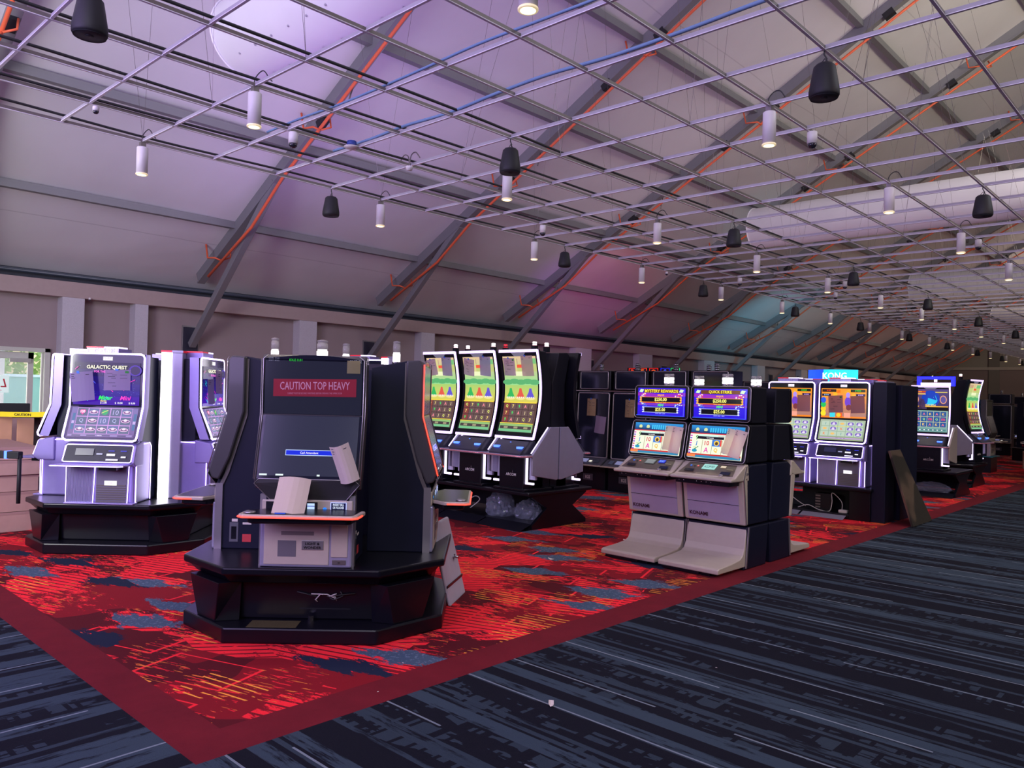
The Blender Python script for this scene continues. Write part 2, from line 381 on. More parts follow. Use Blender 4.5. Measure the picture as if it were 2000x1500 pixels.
def red_carpet():
    m, t, g, co, b, pile = carpet_base('red_patterned_carpet'); o = g.sep(co); x, y = o[0], o[1]
    MAR = (.095, .006, .012); RED = (.95, .024, .040); NAV = (.012, .018, .045); BLU = (.060, .095, .155); YELW = (.95, .36, .05); DRED = (.32, .008, .018)
    # sheared frames
    p = g.m('ADD', g.m('MULTIPLY', x, .94), g.m('MULTIPLY', y, .34)); q = g.m('SUBTRACT', g.m('MULTIPLY', y, .94), g.m('MULTIPLY', x, .34))
    wv = g.vec(g.m('MULTIPLY', p, .55), q)
    v1 = g.voro(wv, 2.1, dist='CHEBYCHEV'); vc = g.sep(v1[1])
    isred = g.gt(vc[0], .46)
    br1 = g.noise(g.vec(g.m('MULTIPLY', x, .45), g.m('MULTIPLY', y, 1.5)), 9, 8, .78)
    br2 = g.noise(co, 1.1, 3, .6)
    torn = g.step(g.m('ADD', g.m('MULTIPLY', br1, .55), g.m('MULTIPLY', br2, .65)), .585, .60)
    redm = g.m('MULTIPLY', isred, torn)
    col = g.mix(g.m('MULTIPLY', g.gt(g.noise(co, .9, 2), .5), .6), MAR, DRED)
    col = g.mix(redm, col, RED)
    # thin dark lines inside the red patches, two directions
    d1 = g.m('FRACT', g.m('MULTIPLY', q, 15.0)); d2 = g.m('FRACT', g.m('MULTIPLY', g.m('ADD', g.m('MULTIPLY', x, .8), g.m('MULTIPLY', y, -.62)), 14.0))
    sel = g.gt(vc[1], .5)
    dd = g.m('ADD', g.m('MULTIPLY', d1, sel), g.m('MULTIPLY', d2, g.m('SUBTRACT', 1, sel)))
    ln = g.m('LESS_THAN', dd, .26)
    col = g.mix(g.m('MULTIPLY', g.m('MULTIPLY', ln, redm), .93), col, MAR)
    # contour lines around the patches
    ed = g.m('LESS_THAN', g.m('ABSOLUTE', g.m('SUBTRACT', v1[0], .36)), .012)
    col = g.mix(g.m('MULTIPLY', ed, g.gt(br2, .45)), col, RED)
    # short torn streaks scattered over the maroon ground
    stk = g.noise(g.vec(g.m('MULTIPLY', p, 3.2), g.m('MULTIPLY', q, 24)), 1.6, 4, .6); zone = g.gt(g.noise(co, 1.7, 2), .54)
    col = g.mix(g.m('MULTIPLY', g.m('MULTIPLY', g.gt(stk, .61), zone), .8), col, RED)
    stk2 = g.noise(g.vec(g.m('ADD', g.m('MULTIPLY', p, 3.0), 9.0), g.m('MULTIPLY', q, 26)), 1.7, 3, .6)
    col = g.mix(g.m('MULTIPLY', g.m('MULTIPLY', zone, g.gt(stk2, .66)), .9), col, (.85, .22, .04))
    # yellow hatching
    v2 = g.voro(g.vec(g.m('MULTIPLY', p, .8), g.m('MULTIPLY', q, 1.2)), 2.1, dist='CHEBYCHEV'); yc = g.sep(v2[1])
    yl = g.m('LESS_THAN', g.m('FRACT', g.m('MULTIPLY', g.m('ADD', g.m('MULTIPLY', q, 1.0), g.m('MULTIPLY', p, .12)), 19.0)), .24)
    yk = g.m('MULTIPLY', g.gt(yc[0], .70), g.m('LESS_THAN', v2[0], .42)); yb = g.gt(g.noise(g.vec(g.m('MULTIPLY', p, 2), g.m('MULTIPLY', q, 8)), 3, 3), .46)
    col = g.mix(g.m('MULTIPLY', g.m('MULTIPLY', yl, yk), yb), col, YELW)
    # blue and navy flakes
    v3 = g.voro(g.vec(g.m('ADD', g.m('MULTIPLY', p, .55), 7.3), g.m('ADD', g.m('MULTIPLY', q, 1.35), g.m('MULTIPLY', br2, .4))), 2.0, dist='MANHATTAN'); bc = g.sep(v3[1])
    speck = g.noise(co, 34, 3, .7)
    rag = g.m('ADD', v3[0], g.m('MULTIPLY', g.m('SUBTRACT', br1, .5), 1.1))
    bm_ = g.m('MULTIPLY', g.gt(bc[0], .50), g.m('LESS_THAN', rag, .40))
    navy = g.gt(bc[1], .62)
    bcol = g.mix(g.m('MULTIPLY', g.gt(speck, .60), .5), BLU, (.20, .25, .36))
    bcol = g.mix(navy, bcol, NAV)
    col = g.mix(bm_, col, bcol)
    col2 = nod(t, 'ShaderNodeMix', data_type='RGBA', blend_type='MULTIPLY'); col2.inputs[0].default_value = 1
    t.links.new(col, col2.inputs[6]); k = g.m('ADD', .72, g.m('MULTIPLY', pile, .5)); t.links.new(g.vec(k, k, k), col2.inputs[7])
    t.links.new(col2.outputs[2], b.inputs['Base Color']); return m

def border_carpet():
    m, t, g, co, b, pile = carpet_base('maroon_carpet_border')
    n = g.noise(co, 3.5, 5, .7)
    t.links.new(g.mix(n, (.105, .007, .014), (.19, .012, .022)), b.inputs['Base Color']); return m

WX, EAVE, SL, RX = -15.5, 3.66, .55, 2.5
YE = 58.0; YB = -8.0
RIDGE = EAVE+SL*(RX-WX)
fl = M()
CB, CX = blue_carpet('blue_carpet_cross_stripes', True), blue_carpet('blue_carpet_long_stripes', False)
CR, BR = red_carpet(), border_carpet()
def q4(mm, x0, x1, y0, y1, mt): mm.add([(x0, y0, 0), (x1, y0, 0), (x1, y1, 0), (x0, y1, 0)], [(0, 1, 2, 3)], mt)
q4(fl, -3.23, 20.5, YB, YE, CB); q4(fl, WX, -3.23, YB, 1.55, CX)
q4(fl, -3.50, -3.23, 1.55, YE, BR); q4(fl, WX, -3.50, 1.55, 1.79, BR)
q4(fl, WX, -3.50, 1.79, YE, CR)
struct(fl.build('floor'))

# walls -------------------------------------------------------------
WALL = mat('taupe_wall_paint', (.30, .235, .24), .8, scale=2, var=.05, bump=.05)
WALLD = mat('dark_taupe_wall', (.24, .195, .20), .8, scale=2, var=.05)
CORN = mat('tan_cornice', (.38, .29, .28), .7)
PIL = mat('pale_ribbed_pilaster', (.50, .47, .52), .7, scale=60, var=.15, bump=.3)
FAR = mat('far_wall_grey', (.26, .24, .20), .85, scale=1, var=.06)
DY0, DY1, DZ = 2.95, 4.52, 2.20
mw = M()
mw.box(WX-.15, WX, YB, DY0, 0, 3.12, WALL); mw.box(WX-.15, WX, DY1, YE, 0, 3.12, WALL); mw.box(WX-.15, WX, DY0, DY1, DZ, 3.12, WALL)
struct(mw.build('wall_left'))
struct(M().box(WX-.15, WX+.26, YB, YE, 3.12, 3.40, CORN).build('trim_1', bevel=.01))
struct(M().box(WX-.15, WX+.02, YB, YE, 3.40, 3.58, mat('eave_shadow_strip', (.03, .035, .05), .7)).build('trim_2'))  # dark strip: the shadow under the eave, put into its colour
# pilasters against the left wall
pil0 = None
ys = [(4.62, 4.98), (5.75, 6.0)]
k = 3
for (ya, yb) in [(4.62, 4.98), (5.86, 6.10), (9.36, 9.80), (12.85, 13.3), (19.1, 19.9), (22.6, 23.4), (27, 27.8), (31.5, 32.2), (36, 36.7), (41, 41.7), (46, 46.7)]:
    mm = M(); mm.box(WX, WX+.26, ya, yb, 0, 3.12, PIL)
    n = 60
    struct(mm.build('trim_%d' % k)); k += 1
# gable end wall, right wall, rear wall of the tent
def gable(y0, y1, name, mt):
    pts = [(WX, 0), (2*RX-WX, 0), (2*RX-WX, EAVE), (RX, RIDGE), (WX, EAVE)]
    v = [(x, y, z) for y in (y0, y1) for x, z in pts]
    struct(M().add(v, [(0, 1, 2, 3, 4), (9, 8, 7, 6, 5)]+[(i, i+5, (i+1) % 5+5, (i+1) % 5) for i in range(5)], mt).build(name))
gable(YE, YE+.1, 'wall_back', FAR); gable(YB-.1, YB, 'wall_front', WALLD)
struct(M().box(2*RX-WX, 2*RX-WX+.1, YB, YE, 0, EAVE, WALLD).build('wall_right'))
struct(M().box(-15.4, 2.0, YE-.06, YE-.01, 0, 4.0, mat('far_lower_wall', (.19, .15, .14), .85)).build('trim_%d' % k)); k += 1
struct(M().box(-15.4, 2.0, YE-.16, YE-.06, 4.0, 4.18, mat('far_rail', (.36, .33, .28), .7)).build('trim_%d' % k)); k += 1
struct(M().box(-12.2, -11.6, YE-.14, YE-.08, 0, 12, mat('far_post', (.15, .14, .12), .8)).build('trim_%d' % k)); k += 1

# membrane roof -------------------------------------------------------
def membrane():
    m = bpy.data.materials.new('white_tent_membrane'); m.use_nodes = True; t = m.node_tree; b = t.nodes['Principled BSDF']; g = NG(t)
    tc = nod(t, 'ShaderNodeTexCoord'); o = g.sep(tc.outputs['Object'])
    n = g.noise(g.vec(g.m('MULTIPLY', o[0], .7), o[1]), .8, 4, .6)
    seam = g.m('LESS_THAN', g.m('ABSOLUTE', g.m('SUBTRACT', g.m('FRACT', g.m('MULTIPLY', g.m('ADD', o[0], 15.5), .43)), .5)), .004)
    c = g.mix(n, (.58, .56, .59), (.68, .66, .69)); c = g.mix(g.m('MULTIPLY', seam, .35), c, (.3, .28, .32))
    t.links.new(c, b.inputs['Base Color']); b.inputs['Roughness'].default_value = .55
    bp = nod(t, 'ShaderNodeBump'); bp.inputs['Strength'].default_value = .25; bp.inputs['Distance'].default_value = .15
    t.links.new(g.noise(tc.outputs['Object'], .9, 2, dims='3D'), bp.inputs['Height']); t.links.new(bp.outputs[0], b.inputs['Normal'])
    return m
MEM = membrane()
mr = M()
# gently sagging bays between the rafters
RY = [7.03-2*4.375, 7.03-4.375]+[7.03+4.375*i for i in range(12)]
nx, ny = 14, 6
for sgn in (1, -1):
    for bi in range(len(RY)-1):
        vv = []; ff = []
        for i in range(nx+1):
            for j in range(ny+1):
                X_ = WX-.3+(RX-WX+.3)*i/nx; Y_ = RY[bi]+(RY[bi+1]-RY[bi])*j/ny
                z = EAVE+.0+SL*(X_-WX)+.10*math.sin(PI*j/ny)*(1 if i > 1 else .0)
                vv.append((X_ if sgn == 1 else 2*RX-X_, Y_, z))
        for i in range(nx):
            for j in range(ny):
                a = i*(ny+1)+j; ff.append((a, a+1, a+ny+2, a+ny+1))
        mr.add(vv, ff, MEM, True)
ya, yb = YB-.1, RY[0]
for (ya, yb) in ((YB-.1, RY[0]), (RY[-1], YE+.1)):
    for sgn in (1, -1):
        f_ = (lambda X_: X_) if sgn == 1 else (lambda X_: 2*RX-X_)
        mr.add([(f_(WX-.3), ya, EAVE-.3*SL), (f_(RX), ya, RIDGE), (f_(RX), yb, RIDGE), (f_(WX-.3), yb, EAVE-.3*SL)], [(0, 1, 2, 3)], MEM)
struct(mr.build('ceiling'))

# rafters, struts, purlins --------------------------------------------
ang = math.atan(SL)
for i, y in enumerate(RY):
    t = thing('roof_rafter', 'grey aluminium roof rafter sloping up from the eave, frame %s from the door end' % (['one', 'two', 'three', 'four', 'five', 'six', 'seven', 'eight', 'nine', 'ten', 'eleven', 'twelve', 'thirteen', 'fourteen'][i]), 'beam', (WX, y, 0), 0, 'rafters of the tent roof')
    a = Vector((.35, 0, EAVE-.10+SL*.35)); b = Vector((RX-WX, 0, EAVE-.10+SL*(RX-WX)))
    mm = M(); mm.beam(a, b, .10, .26, ALU, (0, 0, 1)); nrm = Vector((-math.sin(ang), 0, math.cos(ang)))
    for s_ in (-1, 1): mm.beam(a+nrm*.125*s_, b+nrm*.125*s_, .15, .03, ALU)
    mm.build('beam', t)
    mm = M(); mm.beam((.10, 0, 2.42), (3.15, 0, EAVE-.20+SL*3.15), .13, .13, ALU); mm.build('diagonal_strut', t, bevel=.008)
    mm = M(); mm.box(.005, .05, -.15, .15, 2.2, 2.78, mat('dark_wall_pocket', (.02, .02, .04), .6)); mm.box(.005, .03, -.17, .17, 2.17, 2.81, SILVER); mm.build('wall_pocket', t)
    mm = M()
    for xx in (4.6, 7.0, 8.1, 10.4): zz = EAVE-.22+SL*xx; mm.beam((xx-.09, -.02, zz-.05-.05), (xx+.09, -.02, zz+.05-.05), .13, .12, SPKM)
    mm.split('fixing_clamp', t)
    for xx in (2.3, 5.4): 
        mm = M(); mm.tube([(xx, 0, EAVE-.3+SL*xx), (xx, -.06, EAVE-.48+SL*xx), (xx+.02, -.10, EAVE-.58+SL*xx)], .012, GREYM, 5); mm.build('pipe_hanger', t)
for i, px in enumerate((-13.72, -11.75, -9.65, -7.8, -5.62, -3.5, -1.4)):
    t = thing('roof_purlin', 'grey roof purlin running the length of the hall, %s up from the eave' % (['first', 'second', 'third', 'fourth', 'fifth', 'sixth', 'seventh'][i]), 'beam', (px, 0, 0), 0, 'purlins under the roof membrane')
    z = EAVE-.03+SL*(px-WX)
    for j in range(len(RY)-1):
        M().box(-.06, .06, RY[j]+.05, RY[j+1]-.05, z-.07, z+.055, ALU).build('beam_section', t)

# orange sprinkler branch pipes
SP = None
for i, y in enumerate(RY):
    if i == 0: continue
    o = thing('sprinkler_pipe', 'orange sprinkler branch pipe under roof rafter %s from the door end' % (['one', 'two', 'three', 'four', 'five', 'six', 'seven', 'eight', 'nine', 'ten', 'eleven', 'twelve', 'thirteen', 'fourteen'][i]), 'pipe', (WX, y-.13, 0), 0, 'orange sprinkler pipes')
    zf = lambda xx: EAVE-.62+SL*xx
    M().tube([(1.0, .0, zf(1.0)+.12), (2.6, 0, zf(2.6)-.02), (3.6, 0, zf(3.6)+.14), (17.6, 0, zf(17.6)+.10)], .026, ORANGE, 8).build('pipe', o)
    for xx in (1.5, 4.7, 7.9, 11.1, 14.3):
        M().tube([(xx, 0, zf(xx)+.10), (xx-.05, -.10, zf(xx)+.14), (xx-.30, -.12, zf(xx)+.16), (xx-.36, -.13, zf(xx)+.42)], .017, ORANGE, 6).build('sprinkler_drop', o)
        M().tube([(xx+.03, .0, zf(xx)+.10), (xx+.1, .13, zf(xx)+.16), (xx+.02, .16, zf(xx)+.32)], .015, ORANGE, 6).build('sprinkler_arm', o)
mp = M(); mp.tube([(WX+.12, YB, 3.52), (WX+.12, YE, 3.52)], .035, mat('dark_main_pipe', (.03, .04, .06), .4), 8)
tag(mp.build('main_pipe'), 'dark pipe running along the wall top under the roof edge', 'pipe')

# ducts
DUCT = mat('white_fabric_duct', (.68, .66, .70), .6, scale=2.0, var=.06, bump=.5)
for i, (y, lab) in enumerate(((4.40, 'large white fabric air duct overhead at the top left'), (17.12, 'white fabric air duct crossing behind the grid at the right'), (28.85, 'small distant white fabric air duct far down the hall'), (40.5, 'farthest white fabric air duct down the hall'))):
    t = thing('air_duct', lab, 'duct', (-8.42, y, 5.62), 0, 'fabric air ducts'); r = .46
    mm = M(); v = []; f = []; n = 32; L = 10.9; ks = 30
    for a_ in range(ks+1):
        for j in range(n):
            a = 2*PI*j/n; rr = r*(1+.012*math.sin(a_*2.1)*math.cos(a*3)); v.append((L*a_/ks, rr*math.cos(a), rr*math.sin(a)))
    for a_ in range(ks):
        for j in range(n): f.append((a_*n+j, a_*n+(j+1) % n, (a_+1)*n+(j+1) % n, (a_+1)*n+j))
    mm.add(v, f, DUCT, True); mm.build('duct_sleeve', t)
    mm = M(); v = [(-.03, 0, 0)]+[(0, r*math.cos(2*PI*j/n), r*math.sin(2*PI*j/n)) for j in range(n)]; mm.add(v, [(0, 1+j, 1+(j+1) % n) for j in range(n)], DUCT, True); mm.build('end_cap', t)
    mm = M(); mm.tube([(.01, (r+.008)*math.cos(2*PI*j/n), (r+.008)*math.sin(2*PI*j/n)) for j in range(n)], .012, FLANGE, 6, True); mm.build('end_hoop', t)
    mm = M()
    for q_ in range(16):
        for a in (4.05, 5.0): 
            cx = .35+q_*.33; c = Vector((cx, (r+.004)*math.cos(a), (r+.004)*math.sin(a))); mm.tube([c, c+Vector((0, .006*math.cos(a), .006*math.sin(a)))], .012, mat('duct_nozzle_grey', (.35, .33, .4), .6), 8)
    mm.split('air_nozzle', t)
    mm = M()
    for q_ in range(6): mm.tube([(.6+q_*1.6, 0, r-.02), (.6+q_*1.6, 0, r+.75)], .004, CABLE, 4)
    mm.split('hanging_wire', t)

# hung ceiling grid -------------------------------------------------------
GZ = 3.6; PX, X0G = .6125, -6.67; PY, Y0G = .61, 1.36
grid = thing('ceiling_grid', 'open hung ceiling grid of white tee bars over the gaming floor', 'ceiling grid', (0, 0, GZ))
NB = 14
def tee(a, b, web, par, nm):
    mm = M(); a = Vector(a); b = Vector(b)
    mm.beam(a+Vector((0, 0, .002)), b+Vector((0, 0, .002)), .017, .004, FLANGE); mm.beam(a+Vector((0, 0, .016)), b+Vector((0, 0, .016)), .006, .024, web); return mm.build(nm, par)
for i in range(NB): tee((X0G+PX*i, -2.3, 0), (X0G+PX*i, 55, 0), WEB, grid, 'main_runner')
for j in range(-6, 88): tee((X0G, Y0G+PY*j, .0045), (X0G+PX*(NB-1), Y0G+PY*j, .0045), WEBL, grid, 'cross_tee')
# hanger wires fanning to the roof
mm = M(); rw = random.Random(3)
for i in range(0, NB-1, 2):
    for j in range(-2, 70, 4):
        x, y = X0G+PX*i, Y0G+PY*j
        for k2 in range(2):
            tx, ty = x+rw.uniform(-.8, .8), y+rw.uniform(-.6, .6); tz = EAVE+SL*(tx-WX)-GZ-.05
            mm.tube([(x, y, .03), (tx, ty, min(tz, 3.2))], .0016, GREYM, 3)
wires = mm.build('hanger_wires', grid); wires['kind'] = 'stuff'

def smooth(pts, n=6):
    P_ = [Vector(p) for p in pts]; out = []
    for i in range(len(P_)-1):
        p0, p1, p2, p3 = P_[max(i-1, 0)], P_[i], P_[i+1], P_[min(i+2, len(P_)-1)]
        for k_ in range(n):
            t_ = k_/n; out.append(.5*((2*p1)+(p2-p0)*t_+(2*p0-5*p1+4*p2-p3)*t_*t_+(3*p1-p0-3*p2+p3)*t_**3))
    return out+[P_[-1]]
def cord(pts, r, mt, name, label, cat='cable', group=None):
    P_ = [Vector(p) for p in pts]; out = []
    for i in range(len(P_)-1):
        p0, p1, p2, p3 = P_[max(i-1, 0)], P_[i], P_[i+1], P_[min(i+2, len(P_)-1)]
        for k_ in range(6):
            t_ = k_/6; out.append(.5*((2*p1)+(p2-p0)*t_+(2*p0-5*p1+4*p2-p3)*t_*t_+(3*p1-p0-3*p2+p3)*t_**3))
    out.append(P_[-1]); mm = M(); mm.tube(out, r, mt, 6); return tag(mm.build(name), label, cat, group)
rc = random.Random(5)
cab_labels = ['black cable resting on the leftmost runner of the ceiling grid', 'black cable resting on the second runner of the ceiling grid', 'black cable resting on the third runner of the ceiling grid', 'black cable resting on the fourth runner of the ceiling grid', 'black cable along the fifth runner of the ceiling grid']
for i in range(5):
    cord([(X0G+PX*i+rc.uniform(-.02, .02), -1+.62*k_*2, GZ+.05+rc.uniform(-.012, .02)) for k_ in range(0, 26)], .010, CABLE, 'ceiling_cable', cab_labels[i], 'cable', 'cables on the ceiling grid')
cord([(X0G+PX*(k_*.8)+.9, Y0G+PY*4+.03*rc.uniform(-1, 1)+.02, GZ+.055+rc.uniform(0, .03)) for k_ in range(0, 13)], .012, CABLEB, 'ceiling_cable', 'blue data cable bundle sagging along a cross bar at upper centre', 'cable', 'cables on the ceiling grid')
cord([(X0G+PX*(k_*.8)+.9, Y0G+PY*3+.03*rc.uniform(-1, 1), GZ+.05+rc.uniform(0, .02)) for k_ in range(0, 13)], .009, CABLEB, 'ceiling_cable', 'thinner blue data cable on the cross bar nearer the camera', 'cable', 'cables on the ceiling grid')

# pendant downlights ------------------------------------------------------
def make_light():
    t = thing('cylinder_downlight', '', 'ceiling light')
    mm = M(); mm.lathe([(.044, 0), (.044, .215), (.040, .220)], (0, 0, -.26), WHITEP, 24); mm.build('housing', t)
    mm = M(); mm.lathe([(.045, 0), (.047, .002), (.047, .010), (.045, .012)], (0, 0, -.268), mat('cream_lamp_rim', (.9, .82, .5), .4, emis=(1, .8, .45), es=.5), 24); mm.build('rim', t)
    mm = M(); mm.lathe([(.0, 0), (.036, 0), (.036, .003)], (0, 0, -.269), WARM, 20); mm.build('lens', t)
    mm = M(); mm.box(-.02, .02, -.02, .02, -.04, .004, GREYM); mm.build('mounting_clip', t)
    mm = M(); mm.tube(smooth([(0, 0, -.03), (-.01, .0, .05), (.02, .02, .10), (.06, .03, .10), (.09, .05, .05), (.11, .06, .03)]), .004, CABLE, 6); mm.build('supply_cord', t)
    return t
LX = [0, 3, 7]; lnames = {0: 'left', 3: 'middle', 7: 'right'}
ordn = ['nearest', 'second', 'third', 'fourth', 'fifth', 'sixth', 'seventh', 'eighth', 'ninth', 'tenth', 'eleventh', 'twelfth', 'thirteenth', 'fourteenth', 'fifteenth', 'sixteenth', 'seventeenth', 'eighteenth']
l0 = make_light(); first = True
for xi in LX:
    for n_ in range(0, 18):
        yi = 2+4*n_
        loc = (X0G+PX*xi, Y0G+PY*yi, GZ)
        lab = 'white cylinder pendant downlight, %s in the %s row of the ceiling grid' % (ordn[n_], lnames[xi])
        o = l0 if first else dup(l0)
        first = False; o.location = loc; o['label'] = lab; o['group'] = 'cylinder pendant downlights'
        if n_ < 7: spot('downlight_lamp', (loc[0], loc[1], GZ-.28), (loc[0], loc[1], 0), 48, (1, .86, .62), 70, .5, .03)

# pendant speakers ------------------------------------------------------------
def make_speaker():
    t = thing('pendant_speaker', '', 'speaker')
    mm = M(); mm.lathe([(.077, 0), (.083, .012), (.083, .04), (.060, .175), (.046, .19), (.0, .192)], (0, 0, -.27), SPKM, 28); mm.build('cabinet', t)
    mm = M(); mm.lathe([(0, .004), (.072, .004), (.076, -.001), (.072, .008)], (0, 0, -.272), mat('speaker_grille', (.06, .07, .075), .5), 28); mm.lathe([(0, 0), (.02, 0), (.02, .006)], (0, 0, -.273), SPKM, 14); mm.build('grille', t)
    mm = M(); mm.tube([(0, 0, -.08), (.012, 0, -.05), (-.004, .0, -.02), (0, 0, .03)], .0045, CABLE, 6); mm.tube([(-.03, 0, -.08), (0, 0, -.045), (.03, 0, -.08)], .003, CABLE, 5); mm.build('hanging_cord', t)
    return t
s0 = make_speaker(); first = True
for xi, rn in ((0, 'left'), (4, 'middle'), (8, 'right')):
    for n_, yi in enumerate((0, 5, 11, 17, 23, 29, 35, 41, 47, 53, 59)):
        if xi == 0 and n_ == 0: continue
        o = s0 if first else dup(s0); first = False
        o.location = (X0G+PX*xi, Y0G+PY*yi, GZ); o['label'] = 'black pendant speaker, %s in the %s row of the ceiling grid' % (ordn[n_], rn); o['group'] = 'black pendant speakers'

# dome cameras and detectors -----------------------------------------------------
def make_cam(big=True):
    t = thing('dome_camera', '', 'security camera')
    r = .036 if big else .022
    mm = M(); mm.lathe([(r, 0), (r, .085 if big else .03), (r*.8, .09 if big else .035)], (0, 0, -.10 if big else -.05), WHITEP, 20); mm.build('housing', t)
    mm = M(); z = -.10 if big else -.05
    mm.lathe([(0, -r), (r*.5, -r*.87), (r*.85, -r*.5), (r*.95, 0)], (0, 0, z), mat('dark_dome', (.02, .02, .03), .08, coat=.5), 20); mm.build('lens_dome', t)
    return t
cb, cs = make_cam(True), make_cam(False); fb = fs_ = True
for (xi, yi, big, lab) in ((2, 3, True, 'white dome camera with black lens left of the big rafter'), (1, 9, True, 'white dome camera just above a downlight at centre'), (7, 7, True, 'large white dome camera beside the right hand downlight'), (1, 1, False, 'small white dome camera near the top left corner'), (1, 17, True, 'white dome camera low over the far left bars'), (7, 15, True, 'white dome camera near the right edge'), (0, 15, False, 'tiny dome camera on the leftmost grid runner'), (3, 19, True, 'white dome camera behind a black speaker far down the hall'), (2, 21, True, 'small distant dome camera over the slot signs')):
    if big: o = cb if fb else dup(cb); fb = False if big else fb
    else: o = cs if fs_ else dup(cs); fs_ = False
    o.location = (X0G+PX*xi+.03, Y0G+PY*yi+.03, GZ); o['label'] = lab; o['group'] = 'dome cameras on the ceiling grid'
o = dup(cs, (WX+.30, 5.05, 3.16), label='small dome camera on the wall cornice beside the pilaster', group='dome cameras on the ceiling grid')
for (xi, yi, lab) in ((2.1, 3.9, 'white smoke detector disc with blue cable coil on the grid'), (2.1, 4.9, 'white heat detector with two looping cords on the grid')):
    t = thing('smoke_detector', lab, 'smoke detector', (X0G+PX*xi, Y0G+PY*yi, GZ))
    mm = M(); mm.lathe([(.0, -.02), (.03, -.018), (.06, -.006), (.062, .0)] if yi < 4 else [(0, -.06), (.025, -.055), (.034, -.03), (.03, -.02)], (0, 0, 0), WHITEP, 20); mm.build('sensor', t)
    mm = M()
    if yi < 4:
        for q_ in range(3): mm.tube([(.035*math.cos(a/8*2*PI), .035*math.sin(a/8*2*PI), .02+.01*q_) for a in range(8)], .007, mat('blue_coil', (.03, .06, .3), .5), 5, True)
    else:
        for s_ in (-1, 1): mm.tube(smooth([(0, 0, -.02), (s_*.02, 0, .07), (s_*.08, 0, .09), (s_*.14, 0, .03)]), .005, GREYM, 6)
    mm.build('cord_loop', t)

# ================================================================= GAMING MACHINES
# local frame: x to the viewer's right, y away from the player, z up from the underside of the cabinet
def band(mm, pts, dy, x0, x1, mt):
    v = []
    for x in (x0, x1):
        v += [(x, y, z) for y, z in pts]+[(x, y+dy, z) for y, z in pts]
    n = len(pts); f = []
    for i in range(n-1): f += [(i, i+1, n+i+1, n+i), (2*n+i, 3*n+i, 3*n+i+1, 2*n+i+1), (i, 2*n+i, 2*n+i+1, i+1), (n+i, n+i+1, 3*n+i+1, 3*n+i)]
    f += [(0, n, 3*n, 2*n), (n-1, 3*n-1, 4*n-1, 2*n-1)]
    mm.add(v, f, mt)
def rrect(x0, x1, z0, z1, r, y, n=4):
    P_ = []
    for cx, cz, a0 in ((x1-r, z0+r, -PI/2), (x1-r, z1-r, 0), (x0+r, z1-r, PI/2), (x0+r, z0+r, PI)):
        for i in range(n+1): a = a0+PI/2*i/n; P_.append((cx+r*math.cos(a), y, cz+r*math.sin(a)))
    return P_
def ring(prof, hx, r=.03, lift=.0):
    """closed path around a bent front face, prof (y,z) bottom to top"""
    (yb, zb), (yt, zt) = prof[0], prof[-1]
    L = [(-hx, y-lift, z) for y, z in prof]; Rr = [(hx, y-lift, z) for y, z in prof]
    path = [(-hx+r, yb-lift, zb), (hx-r, yb-lift, zb)]
    path += [(hx-r*.3, yb-lift, zb+r*.3)]+[p for p in Rr[1:-1]]
    path = [(-hx+r, yb-lift, zb), (hx-r, yb-lift, zb), (hx-r*.3, yb-lift, zb+r*.3), (hx, yb-lift, zb+r)]+Rr[1:-1]+[(hx, yt-lift, zt-r), (hx-r*.3, yt-lift, zt-r*.3), (hx-r, yt-lift, zt), (-hx+r, yt-lift, zt), (-hx+r*.3, yt-lift, zt-r*.3), (-hx, yt-lift, zt-r)]+L[-2:0:-1]+[(-hx, yb-lift, zb+r), (-hx+r*.3, yb-lift, zb+r*.3)]
    return path
def beacon(root, x, y, z, lit=False, r=.03, h=.12, red=False, segs=2):
    mm = M(); mm.lathe([(r*1.35, 0), (r*1.35, .012), (r*1.1, .02), (r*1.1, .045), (r*1.25, .05), (r, .055)], (x, y, z), CHROME, 20); b = mm.build('beacon_base', root)
    mm = M()
    for i in range(segs):
        z0 = z+.055+h*i/segs; mm.lathe([(r, 0), (r, h/segs-.012), (r*.86, h/segs-.010), (r*.86, h/segs)], (x, y, z0), WHITEG if (lit and i == 0) else CLEAR, 20)
    mm.lathe([(r, 0), (r*.95, .012), (0, .02)], (x, y, z+.055+h), CLEAR, 20)
    mm.build('beacon_lens', b)

